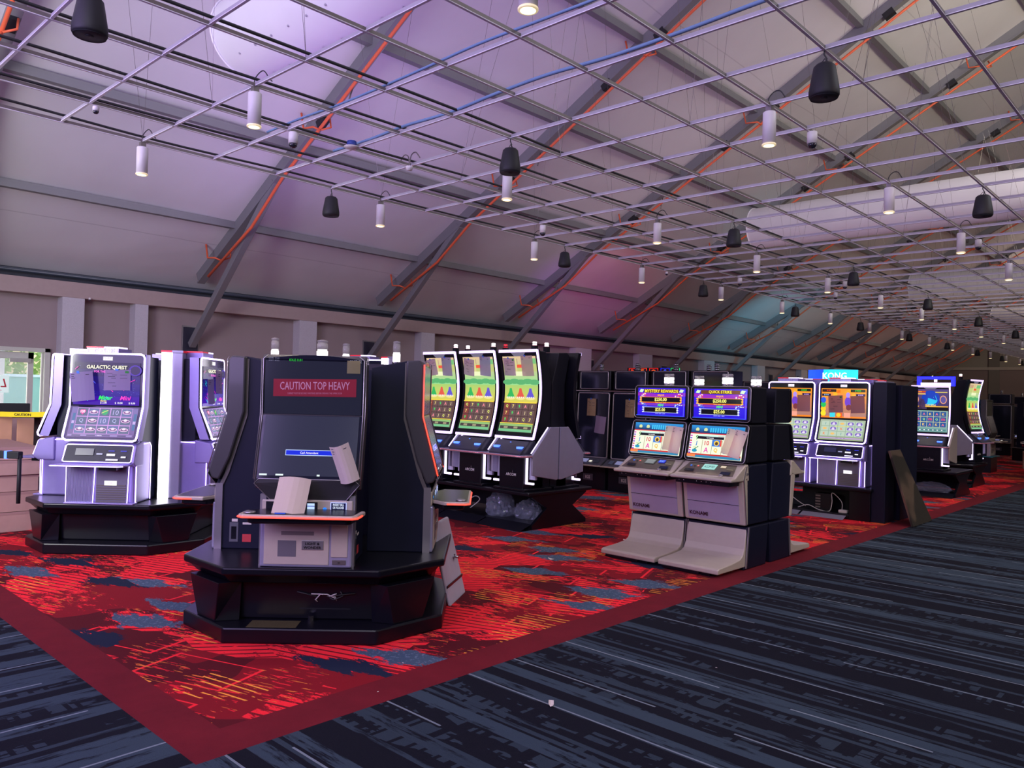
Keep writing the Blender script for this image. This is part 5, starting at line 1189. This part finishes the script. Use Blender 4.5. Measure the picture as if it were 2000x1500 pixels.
# coloured signs ------------------------------------------------------------------------------
t = thing('neon_sign', 'red and blue neon letter sign above the dark machines', 'sign', (-8.95, 13.6, 2.04), sc=.85)
mm = M(); mm.box(-.62, .80, .02, .06, .0, .22, BLACK); mm.build('sign_board', t)
a = Art(-.60, .78, [(.018, .0), (.018, .22)], .003)
for u, c in ((.02, c8(255, 40, 20)), (.22, c8(255, 60, 20)), (.45, c8(255, 30, 10)), (.68, c8(20, 40, 255)), (.88, c8(40, 220, 120))):
    a.rect(u, .05, u+.18, .95, c); a.rect(u+.012, .10, u+.168, .90, c8(30, 6, 20))
for u, ch, c in ((.11, 'R', c8(255, 70, 30)), (.31, 'E', c8(255, 110, 40)), (.54, 'O', c8(255, 90, 30)), (.77, 'S', c8(60, 90, 255))): a.text(ch, u, .5, .62, c, .12, .02)
a.build('neon_letters', t, ART)
mm = M(); mm.box(-.03, .03, .02, .05, -2.4, .0, DARK); mm.build('sign_post', t)
t = thing('glowing_sign', 'curved blue and cyan glowing sign reading KONG', 'sign', (-5.85, 15.2, 1.98))
v = [];
for i in range(11):
    u = i/10; x = -.45+.95*u; y = .0-.22*math.sin(PI*u); v.append((x, y))
mm = M()
for i in range(10): mm.add([(v[i][0], v[i][1]+.01, 0), (v[i+1][0], v[i+1][1]+.01, 0), (v[i+1][0], v[i+1][1]+.01, .26), (v[i][0], v[i][1]+.01, .26)], [(0, 1, 2, 3)], mat('cyan_sign_glow' if i > 3 else 'blue_sign_glow', (.05, .3, .5), .4, emis=(.0, .62, .85) if i > 3 else (.005, .03, .95), es=1.3))
mm.build('lit_panel', t)
text_part(t, 'KONG', .15, -.225, .14, .12, mat('white_cyan_letters', (.8, 1, 1), .4, emis=(.9, 1, 1), es=1.2), 'lettering', .02, maxw=.45)
mm = M(); mm.box(-.03, .03, .02, .06, -1.98, .26, DARK); mm.box(-.45, .50, .0, .05, -.02, .0, DARK); mm.build('sign_post', t)
t = thing('light_tube', 'thin cyan light tube hanging at the far end of the ceiling grid', 'light', (-5.1, 33.0, 3.1)); mm = M(); mm.tube([(-.5, 0, 0), (.45, 0, .0)], .02, mat('cyan_tube', (.2, .7, .9), .4, emis=(.10, .55, .8), es=1.0), 8); mm.build('tube', t); mm = M(); mm.tube([(-.4, 0, .01), (-.4, 0, .5)], .004, CABLE, 4); mm.tube([(.4, 0, .01), (.4, 0, .5)], .004, CABLE, 4); mm.split('hanging_wire', t)

# ================================================================= LOOSE THINGS
bpy.context.view_layer.update()
def sheet(mach, x, prof_pt, w_, h, label, tilt=0, lines='none', curl=.02, off=.03, slope=0.0, tape=None, group='sheets of paper taped to the machines', tint=(168, 150, 160), fold=False, dot=False, nx_=6, rigid=None):
    """paper sheet hanging in front of a machine; prof_pt = (y,z) of its centre in machine coordinates, slope = lean of its plane"""
    y0, z0 = prof_pt; s = tuple(c8(*tint)); a = Art(-w_/2, w_/2, [(-h/2, 0), (h/2, 0)], 0)   # scratch in flat coordinates, mapped below
    v = []; f = []; c = []
    Mx = Matrix.Translation(Vector((x, y0, z0))) @ Matrix.Rotation(-math.atan(slope), 4, 'X') @ Matrix.Rotation(tilt, 4, 'Y')
    Mx = mach.matrix_world @ Mx
    def P_(u, vv, l):     # u,v in 0..1
        cy = -off-curl*math.sin(PI*u)*1.0-curl*.6*(1-vv)**2-l
        if fold: cy -= .03*abs(u-.5)*0
        return Mx @ Vector(((u-.5)*w_, cy, (vv-.5)*h))
    n = nx_
    for l, flip in ((0, False),):
        b = len(v)
        for i in range(n+1):
            for j in range(n+1): v.append(P_(i/n, j/n, l))
        for i in range(n):
            for j in range(n):
                q_ = [b+i*(n+1)+j, b+(i+1)*(n+1)+j, b+(i+1)*(n+1)+j+1, b+i*(n+1)+j+1]; f.append(tuple(q_[::-1] if flip else q_)); c.append(s)
    def mark(u0, v0, u1, v1, col):
        b = len(v); v.extend([P_(u0, v0, .0012), P_(u1, v0, .0012), P_(u1, v1, .0012), P_(u0, v1, .0012)]); f.append((b, b+1, b+2, b+3)); c.append(col)
    rr = random.Random(label); INK = c8(70, 60, 80)
    if lines == 'form':
        for v0_ in (.82, .74, .66, .58, .36, .2): u0 = rr.uniform(.1, .35); mark(u0, v0_, u0+rr.uniform(.15, .35), v0_+.02, INK)
        for v0_ in (.74, .58): mark(.62, v0_, .88, v0_+.018, INK)
    elif lines == 'hand':
        for v0_ in (.93, .86, .8): mark(.08, v0_, .08+rr.uniform(.12, .2), v0_+.018, INK)
        mark(.72, .88, .86, .90, INK)
    if dot: mark(.80, .84, .93, .94, c8(40, 150, 60))
    me = bpy.data.meshes.new('paper_sheet'); me.from_pydata([tuple(p) for p in v], [], f); me.materials.append(SHEETM)
    ca = me.color_attributes.new('Col', 'FLOAT_COLOR', 'CORNER'); d = []
    for p, cc in zip(me.polygons, c): d += [*cc, 1]*p.loop_total
    ca.data.foreach_set('color', d); o = bpy.data.objects.new('paper_sheet', me); COL.objects.link(o); tag(o, label, 'paper', group)
    if tape:
        mm = M(); w2 = .035
        vs_ = [P_(u, vv, .0022) for u, vv in ((tape-.06, .96), (tape+.06, .95), (tape+.05, 1.04), (tape-.07, 1.05))]; mm.add(vs_, [(0, 1, 2, 3)], TAPEB); mm.build('tape', o)
    return o
g0, g1 = gl_[0], gl_[1]
sheet(g0, -.205, (.06, 1.12), .215, .28, 'lilac paper sheet taped on the left of the space game screen', -.13, 'hand', tape=.42, tint=(150, 132, 176), off=.025)
sheet(g0, .10, (.085, 1.19), .25, .20, 'printed form with green dot taped over the space game title', -.02, 'form', tape=.5, dot=True, tint=(150, 128, 176), off=.012, curl=.008)
sheet(g1, -.17, (.07, 1.10), .19, .26, 'blank sheet on the turned space game screen, left', -.05, 'hand', tint=(150, 135, 180), off=.02)
sheet(g1, .12, (.085, 1.2), .2, .25, 'form with green dot on the turned space game screen', .05, 'form', dot=True, tint=(160, 140, 185), off=.012)
sheet(lw1, -.07, (-.135, .475), .20, .245, 'plain tan paper lying over the button row of the front machine', .06, 'none', curl=.03, slope=.45, tint=(250, 230, 208), off=.0)
sheet(lw1, .235, (-.02, .70), .125, .25, 'curled folded sheet hanging off the right of the lower dark screen', -.30, 'hand', curl=.045, slope=-.25, tint=(240, 222, 214), off=.03)
sheet(lw1, .255, (.062, 1.315), .085, .085, 'small yellowish note in the top right corner of the dark screen', .0, 'none', curl=.002, off=.004, tint=(150, 142, 96))
mm = M(); mm.box(-.03, .035, -.008, .008, 0, .006, TAPEB); o = mm.build('tape_strip'); o.matrix_world = lw1.matrix_world @ Matrix.Translation((-.115, -.235, .3805)); tag(o, 'strip of blue tape on the red-edged button shelf', 'tape')
for i, A_ in enumerate(arcs):
    sheet(A_, -.15, (.045, 1.50), .19, .22, 'printed form taped to the upper left of the %s farm screen' % labs[i], (-.12, .16, .02)[i], 'form', tape=.5, dot=(i == 2), tint=(178, 156, 176), off=.022, curl=.008, slope=-.24)
    sheet(A_, .14, (.05, 1.51), .19, .25, 'blank sheet taped to the upper right of the %s farm screen' % labs[i], (.05, .10, .0)[i], 'hand', tape=.4, tint=(160, 146, 182) if i < 2 else (196, 170, 168), off=.022, curl=.008, slope=-.24)
for i, (K_, tl) in enumerate(((kon[0], .02), (kon[1], .18))):
    sheet(K_, .165, (.015, 1.19), .125, .25, 'beige handwritten sheet on the %s screen, left leaf of a pair' % ('MYSTERY REWARDS' if not i else 'QUICK STRIKE'), tl, 'hand', slope=.24, tint=(246, 224, 196), off=.055, curl=.012)
    sheet(K_, .25, (.02, 1.17), .125, .27, 'pinkish sheet on the %s screen, right leaf of a pair' % ('MYSTERY REWARDS' if not i else 'QUICK STRIKE'), tl+.03, 'hand', slope=.24, tint=(250, 222, 208), off=.075, curl=.01)
led_pair = [o for o in COL.objects if o.get('group') == 'white LED cabinets at right'][:2]
for i, L_ in enumerate(led_pair):
    for sx, nm, ln in ((-.10, 'form', 'form'), (.20, 'sheet', 'none')):
        sheet(L_, sx, (.08, 1.14), .20 if sx < 0 else .19, .24, 'see-through looking %s taped on the upper screen of the %s orange-game machine' % (nm, ['left', 'right'][i]), -.05*i, ln, tint=(158, 122, 128), off=.016, curl=.008, dot=(sx < 0))
talls = [o for o in COL.objects if o.get('group') == 'tall dark machines']
for i, k_ in enumerate((3, 4)):
    sheet(talls[k_], -.02+.05*i, (.09, 1.42), .19, .30, 'yellow note with blue tape on the dark screen of the %s tall machine' % ('fourth', 'fifth')[i], 0, 'form', tape=.5, tint=(188, 160, 120), off=.03)
sheet(talls[3], .19, (.08, 1.12), .22, .30, 'lilac sheet hanging on the dark screen of the fourth tall machine', .10, 'none', tint=(180, 158, 190), off=.035)
orb = [o for o in COL.objects if o.get('group') == 'machines at the right end'][0]
sheet(orb, -.14, (.06, 1.18), .15, .18, 'small form with green dot on the orb game screen', 0, 'form', dot=True, tint=(120, 100, 150), off=.02)

# grey door panels leaning on the front pod
t = thing('cabinet_door_panel', 'pale grey cabinet door panel leaning behind the right of the front pod', 'panel', (-4.46, 4.21, 0), math.radians(122))
PANEL = mat('pale_grey_panel', (.46, .44, .55), .45)
mm = M(); v = []
for d in (0, .025): v += [(-.22, d, 0), (.22, d, 0), (.22, .16+d, .60), (-.22, .16+d, .60)]
mm.add(v, [(0, 1, 2, 3), (7, 6, 5, 4), (0, 4, 5, 1), (1, 5, 6, 2), (2, 6, 7, 3), (3, 7, 4, 0)], PANEL); mm.build('panel', t, .01)
mm = M(); mm.box(-.22, .22, .03, .036, .13, .15, BLACK); mm.build('panel_slot', t)
mm = M(); mm.lathe([(.022, 0), (.022, .012), (.01, .014)], (.10, .058, .30), CHROME, 12); mm.tube([(.08, .055, .31), (.04, .05, .31), (.04, .05, .34), (.01, .05, .34)], .003, CABLE, 4); mm.build('lock', t)
t = thing('cabinet_door_panel', 'pale grey cabinet door panel propped behind the left of the front pod', 'panel', (-5.98, 3.0, 0), math.radians(-40))
mm = M(); v = []
for d in (0, .025): v += [(-.22, d, 0), (.22, d, 0), (.22, .14+d, .34), (-.22, .14+d, .34)]
mm.add(v, [(0, 1, 2, 3), (7, 6, 5, 4), (0, 4, 5, 1), (1, 5, 6, 2), (2, 6, 7, 3), (3, 7, 4, 0)], PANEL); mm.build('panel', t, .01)

# crumpled plastic bags and cables in the bases
def bag(loc, sx, sy, sz, label, seed, group='clear plastic bags'):
    bm = bmesh.new(); bmesh.ops.create_icosphere(bm, subdivisions=4, radius=1); rr = random.Random(seed)
    ks = [(Vector((rr.uniform(-1, 1), rr.uniform(-1, 1), rr.uniform(-1, 1))).normalized(), rr.uniform(3, 9), rr.uniform(0, 6)) for _ in range(16)]
    for v in bm.verts:
        d = v.co.normalized(); s = 1+sum(.045*abs(math.sin(k[1]*d.dot(k[0])*1.6+k[2])) for k in ks)-.3
        v.co = Vector((d.x*sx*s, d.y*sy*s, max(-.0, (d.z*.75+.28)*sz*s)))
    me = bpy.data.meshes.new('plastic_bag'); bm.to_mesh(me); bm.free(); me.materials.append(BAG)
    for p in me.polygons: p.use_smooth = False
    o = bpy.data.objects.new('plastic_bag', me); COL.objects.link(o); o.location = loc; return tag(o, label, 'bag', group)
bag((-6.98, 7.28, .061), .17, .15, .26, 'clear plastic bag under the curved-screen bank, larger', 1)
bag((-6.57, 7.36, .061), .17, .12, .19, 'clear plastic bag beside the flared end panel of the curved-screen bank', 2)
bag((-4.15, 15.55, .061), .28, .14, .14, 'crumpled clear plastic under the orb-game machine', 3)
cord([(-7.9, 7.1, .07), (-7.6, 7.16, .12), (-7.38, 7.2, .26), (-7.3, 7.22, .22), (-7.45, 7.2, .10)], .007, CABLEW, 'loose_cable', 'white looping cable under the curved-screen bank', 'cable', 'loose cables in the bases')
cord([(-5.15, 11.25, .10), (-5.10, 11.25, .26), (-4.95, 11.25, .27), (-4.8, 11.3, .16), (-4.7, 11.35, .09)], .006, CABLEW, 'loose_cable', 'white cable arching at the left inside the LED pair base', 'cable', 'loose cables in the bases')
cord([(-4.75, 11.2, .08), (-4.60, 11.2, .13), (-4.45, 11.2, .08), (-4.30, 11.2, .075), (-4.27, 11.22, .20), (-4.28, 11.25, .33), (-4.15, 11.25, .22), (-4.13, 11.22, .10)], .006, CABLEW, 'loose_cable', 'white cable looping over the black power box', 'cable', 'loose cables in the bases')
t = thing('power_box', 'black power supply box inside the LED pair base', 'power supply', (-4.42, 11.34, .071)); mm = M(); mm.box(-.11, .12, -.08, .10, 0, .24, BLACK); mm.build('case', t, .006); mm = M()
for q_ in range(5): mm.box(-.10, -.03, -.084, -.08, .03+.04*q_, .05+.04*q_, GREYM)
mm.build('sockets', t)
t = thing('cable_plug', 'pale adapter block at the end of the white cable', 'adapter', (-4.10, 11.2, .071)); mm = M(); mm.box(-.06, .06, -.04, .04, 0, .045, CABLEW); mm.build('block', t, .01)
mm = M(); mm.add([(0, 0, 0), (.12, .02, 0), (.04, .03, .12), (.05, .06, .0)], [(0, 1, 2), (1, 3, 2), (3, 0, 2), (0, 3, 1)], mat('white_card', (.7, .66, .75), .6)); o = mm.build('folded_card'); o.location = (-5.22, 11.2, .071); tag(o, 'small white folded card at the left inside the LED pair base', 'card')

# boxes, plywood, table, tape at the far left ------------------------------------------------------
BOXC = mat('rosy_cardboard_box', (.46, .28, .24), .8, var=.08)
hs = [(.0, .21), (.21, .42), (.42, .60), (.60, .76), (.76, .90)]
for i, (z0, z1) in enumerate(hs):
    t = thing('cardboard_box', 'long flat cardboard box in the stack at the far left, %s' % ['bottom one', 'second from the bottom', 'middle one', 'second from the top', 'topmost'][i], 'box', (-10.35+.015*(i % 2), 2.35, z0), math.radians(-2), 'stacked cardboard boxes')
    mm = M(); mm.box(-.75, .75-.03*i*(1 if i < 3 else .5), -1.0, .42, .0, z1-z0-.012, BOXC); mm.build('carton', t, .004)
    mm = M(); mm.box(-.76, .752-.03*i*(1 if i < 3 else .5), -1.01, .425, z1-z0-.030, z1-z0-.004, mat('carton_lid', (.38, .22, .20), .8)); mm.build('lid', t)
PLY = mat('warm_plywood', (.55, .30, .18), .6, scale=3, var=.3)
for i, (x, y0_, y1_, lab) in enumerate(((-11.16, 1.2, 2.62, 'tall plywood sheet standing behind the cardboard boxes'), (-11.16, 2.72, 2.86, 'narrow plywood board on edge behind the boxes'), (-11.16, 2.92, 3.10, 'second narrow plywood board beside the table leg'))):
    mm = M(); mm.box(-.02, .02, y0_, y1_, .0, 1.24-.05*i, PLY); o = mm.build('plywood_sheet', None, .003); o.location = (x, 0, 0); tag(o, lab, 'board', 'plywood boards')
t = thing('round_table', 'round brown table top on a pedestal near the glass door', 'table', (-11.9, 3.35, 0)); mm = M(); mm.lathe([(0, .0), (.46, .0), (.48, .012), (.48, .025), (0, .03)], (0, 0, 1.14), mat('brown_table_top', (.30, .19, .14), .45), 36); mm.build('table_top', t); mm = M(); mm.lathe([(.26, 0), (.26, .02), (.05, .05), (.04, 1.14)], (0, 0, 0), GREYM, 20); mm.build('pedestal', t)
t = thing('counter', 'long rosy counter with dark top in front of the glass door', 'counter', (-13.0, 2.6, 0)); mm = M(); mm.box(-.25, .25, -1.4, 1.35, 0, 1.10, mat('rosy_counter_front', (.42, .27, .26), .7)); mm.build('counter_body', t, .01); mm = M(); mm.box(-.28, .28, -1.42, 1.37, 1.10, 1.14, SPKM); mm.build('counter_top', t)
t = thing('monitor', 'low dark screen standing on the counter by the glass door', 'monitor', (-13.0, 3.0, 1.14)); mm = M(); mm.box(-.04, .04, -.55, .55, .0, .15, SPKM); mm.build('screen', t, .01); mm = M(); mm.box(-.10, .10, -.2, .2, 0, .012, SPKM); mm.build('stand', t)
# caution tape, from the counter to the machine
def tape_strip():
    n = 14; v = []; f = []; 
    for i in range(n+1):
        u = i/n; p = Vector((-12.3, 2.2, 1.235)).lerp(Vector((-9.25, 3.35, 1.30)), u); p.z -= .06*math.sin(PI*u); v += [(p.x, p.y, p.z-.03), (p.x, p.y, p.z+.03)]
    for i in range(n): f.append((2*i, 2*i+2, 2*i+3, 2*i+1))
    mm = M(); mm.add(v, f, YEL); o = mm.build('caution_tape'); tag(o, 'yellow caution tape stretched in front of the glass door', 'tape')
    vs_, fs, x0, x1, y0, y1 = glyph('CAUTION', .02)
    d = (Vector((-9.25, 3.35, 1.30))-Vector((-12.3, 2.2, 1.235))); L = d.length; d.normalize()
    for s_ in (.25, .55, .85):
        k = .03/(y1-y0); base = Vector((-12.3, 2.2, 1.235)).lerp(Vector((-9.25, 3.35, 1.30)), s_); base.z -= .06*math.sin(PI*s_)
        nrm = Vector((d.y, -d.x, 0)).normalized()
        mm = M(); mm.add([base+d*((vx-(x0+x1)/2)*k*1.6)+Vector((0, 0, (vy-(y0+y1)/2)*k))+nrm*.004 for vx, vy in vs_], fs, BLACK); mm.build('lettering', o)
tape_strip()
t = thing('black_post_arm', 'black padded arm with blue tape sticking out left of the LED machine', 'arm', (-8.62, 2.22, .90), math.radians(30)); mm = M(); mm.box(-.22, .10, -.03, .03, -.035, .035, SPKM); mm.box(-.235, -.2, -.035, .035, -.05, .05, SPKM); mm.build('arm', t, .008); mm = M(); mm.box(-.06, -.03, -.032, .032, -.037, .037, LEDB); mm.build('blue_band', t)
mm = M(); mm.tube([(0, 0, 0), (.0, 0, .46)], .018, SPKM, 8); mm.build('support_post', t).location = (.09, 0, -.46)

# glass door and the yard outside -------------------------------------------------------------------
FRM = mat('pale_door_frame', (.55, .56, .50), .45, .2)
t = thing('door_1', None, None, (WX, 0, 0)); t['kind'] = 'structure'
mm = M()
for y0_, y1_, z0, z1 in ((DY0, DY0+.07, 0, DZ), (DY1-.09, DY1, 0, DZ), (DY0, DY1, DZ-.07, DZ)): mm.box(-.12, .05, y0_, y1_, z0, z1, FRM)
fr_ = mm.build('door_frame', t, .004)
mm = M()
for y0_, y1_ in ((DY0+.07, DY0+.16), (DY1-.33, DY1-.24)): mm.box(-.07, -.02, y0_, y1_, 0, DZ-.08, FRM)
mm.box(-.07, -.02, DY0+.07, DY1-.24, DZ-.20, DZ-.08, FRM); mm.box(-.07, -.02, DY0+.07, DY1-.24, 0, .25, FRM); mm.box(-.07, -.02, DY1-.12, DY1-.09, 0, DZ-.08, FRM); mm.box(-.07, -.02, DY1-.24, DY1-.09, .9, .98, FRM); mm.build('door_leaf', t, .004)
mm = M(); mm.box(-.05, -.045, DY0+.16, DY1-.33, .25, DZ-.2, mat('door_glass', (.9, .95, .93), .03, alpha=.18)); mm.build('door_pane', t)
mm = M(); mm.box(.0, .05, DY1-.62, DY1-.30, DZ-.26, DZ-.19, mat('door_closer_grey', (.45, .46, .42), .4, .4)); mm.build('door_closer', t)
b = Art(DY1-1.10, DY1-.62, [(0, 1.42), (0, 1.72)], 0)
me_o = None
t2 = thing('paper_sign', 'white paper sign with red script, seen reversed through the glass door', 'sign', (WX-.04, DY1-.78, 1.56), math.radians(90))
b = Art(-.24, .18, [(0, -.15), (0, .15)], .001); b.rect(0, 0, 1, 1, c8(225, 240, 232)); b.text('Live!', .45, .55, .5, c8(200, 40, 60), .85, .01, .25, mirror=True); b.rect(.25, .12, .75, .15, c8(220, 120, 130)); b.build('sheet', t2, PRINT)
# outside
struct(M().box(-60, WX-.15, -30, 40, -.08, -.03, mat('pale_gravel_yard', (.55, .56, .50), .9)).build('ground_outside'))
t = thing('canopy_column', 'thick white column outside the glass door', 'column', (-17.2, 4.05, -.03)); mm = M(); mm.box(-.16, .16, -.17, .17, 0, 3.2, mat('white_column_paint', (.82, .84, .80), .6)); mm.build('shaft', t, .01); mm = M(); mm.box(-.22, .22, -.23, .23, 0, .12, mat('white_column_paint', (.82, .84, .80), .6)); mm.build('plinth', t, .01)
t = thing('mesh_fence', 'pale green screened fence seen through the glass door', 'fence', (-21, 0, -.03)); mm = M(); mm.box(-.01, .01, -6, 14, .1, 1.75, mat('green_fence_screen', (.24, .45, .36), .8)); mm.build('screen', t); mm = M()
mm.box(-.03, .03, -6, 14, 1.75, 1.81, mat('pale_fence_rail', (.55, .68, .66), .5)); mm.build('top_rail', t)
for y in range(-6, 15, 2): mm = M(); mm.tube([(0.03, y, 0), (.03, y, 1.9)], .03, MATS['pale_fence_rail'], 8); mm.build('post', t)
LEAF = mat('sunlit_leaves', (.30, .44, .12), .7, scale=3, var=.5); TRK = mat('tree_bark', (.16, .12, .09), .9)
rt = random.Random(11)
tree_words = ['slender tree by the fence start', 'leafy tree beyond the fence', 'thin tree behind the white column', 'broad tree over the green screen', 'young tree beyond the door glass', 'tall tree at the right of the glass', 'far tree behind the fence end', 'last tree beyond the yard']
for i in range(8):
    y = (3.4, 5.6, 7.8, 10.0, 4.6, 6.9, 9.2, 11.5)[i]; x = -26 if i < 4 else -29.5
    t = thing('tree', 'green ' + tree_words[i], 'tree', (x, y, -.03), group='trees outside'); mm = M(); mm.tube([(0, 0, 0), (.05, .05, 2.5), (.0, .1, 5.5)], .10, TRK, 7); mm.build('trunk', t)
    mm = M(); v = []; f = []
    for q_ in range(900):
        c = Vector((rt.uniform(-.95, .95), rt.uniform(-.95, .95), rt.uniform(1.2, 7.0))); s = .13; a1 = Vector((rt.uniform(-1, 1), rt.uniform(-1, 1), rt.uniform(-1, 1))).normalized()*s; a2 = Vector((rt.uniform(-1, 1), rt.uniform(-1, 1), rt.uniform(-1, 1))).normalized()*s
        b_ = len(v); v += [c-a1, c+a2, c+a1, c-a2]; f.append((b_, b_+1, b_+2, b_+3))
    mm.add(v, f, LEAF); mm.build('foliage', t)

# storage carton at the right and floor litter
t = thing('carton', 'brown carton on the carpet among the unlit machines at right', 'box', (-4.1, 24.6, 0), .2); mm = M(); mm.box(-.25, .25, -.25, .25, 0, .45, CARD); mm.build('carton_body', t, .004); mm = M(); mm.box(-.25, .25, -.5, -.25, .44, .45, CARD); mm.build('flap', t)
rs = random.Random(9)
scrap_places = [(-2.62, 3.15, 'torn white paper curl on the blue striped carpet at right'), (-3.62, 2.98, 'tiny white chip near the front pod on the red carpet'), (-3.36, 2.60, 'pale crumb on the maroon carpet border'), (-1.72, 2.42, 'white speck on the blue carpet in the foreground'), (-4.95, 5.9, 'white scrap in front of the footrest machines'), (-5.05, 7.35, 'cream scrap left of the footrest machines'), (-2.30, 4.3, 'small white fleck on the blue carpet aisle'), (-6.0, 8.15, 'cream scrap beside the flared end panel')]
for i, (x, y, lab) in enumerate(scrap_places):
    n = 7; big = .28 if i not in (0, 4, 5) else 1.8
    v = [(rs.uniform(.7, 1.2)*.018*big*math.cos(2*PI*k/n)*1.6, rs.uniform(.7, 1.2)*.010*big*math.sin(2*PI*k/n), rs.uniform(.001, .008)*big) for k in range(n)]
    mm = M(); mm.add([(0, 0, .004)]+v, [(0, 1+k, 1+(k+1) % n) for k in range(n)], PAPER); o = mm.build('paper_scrap'); o.location = (x, y, .001); o.rotation_euler = (0, 0, rs.uniform(0, 3)); tag(o, lab, 'scrap', 'litter on the carpet')
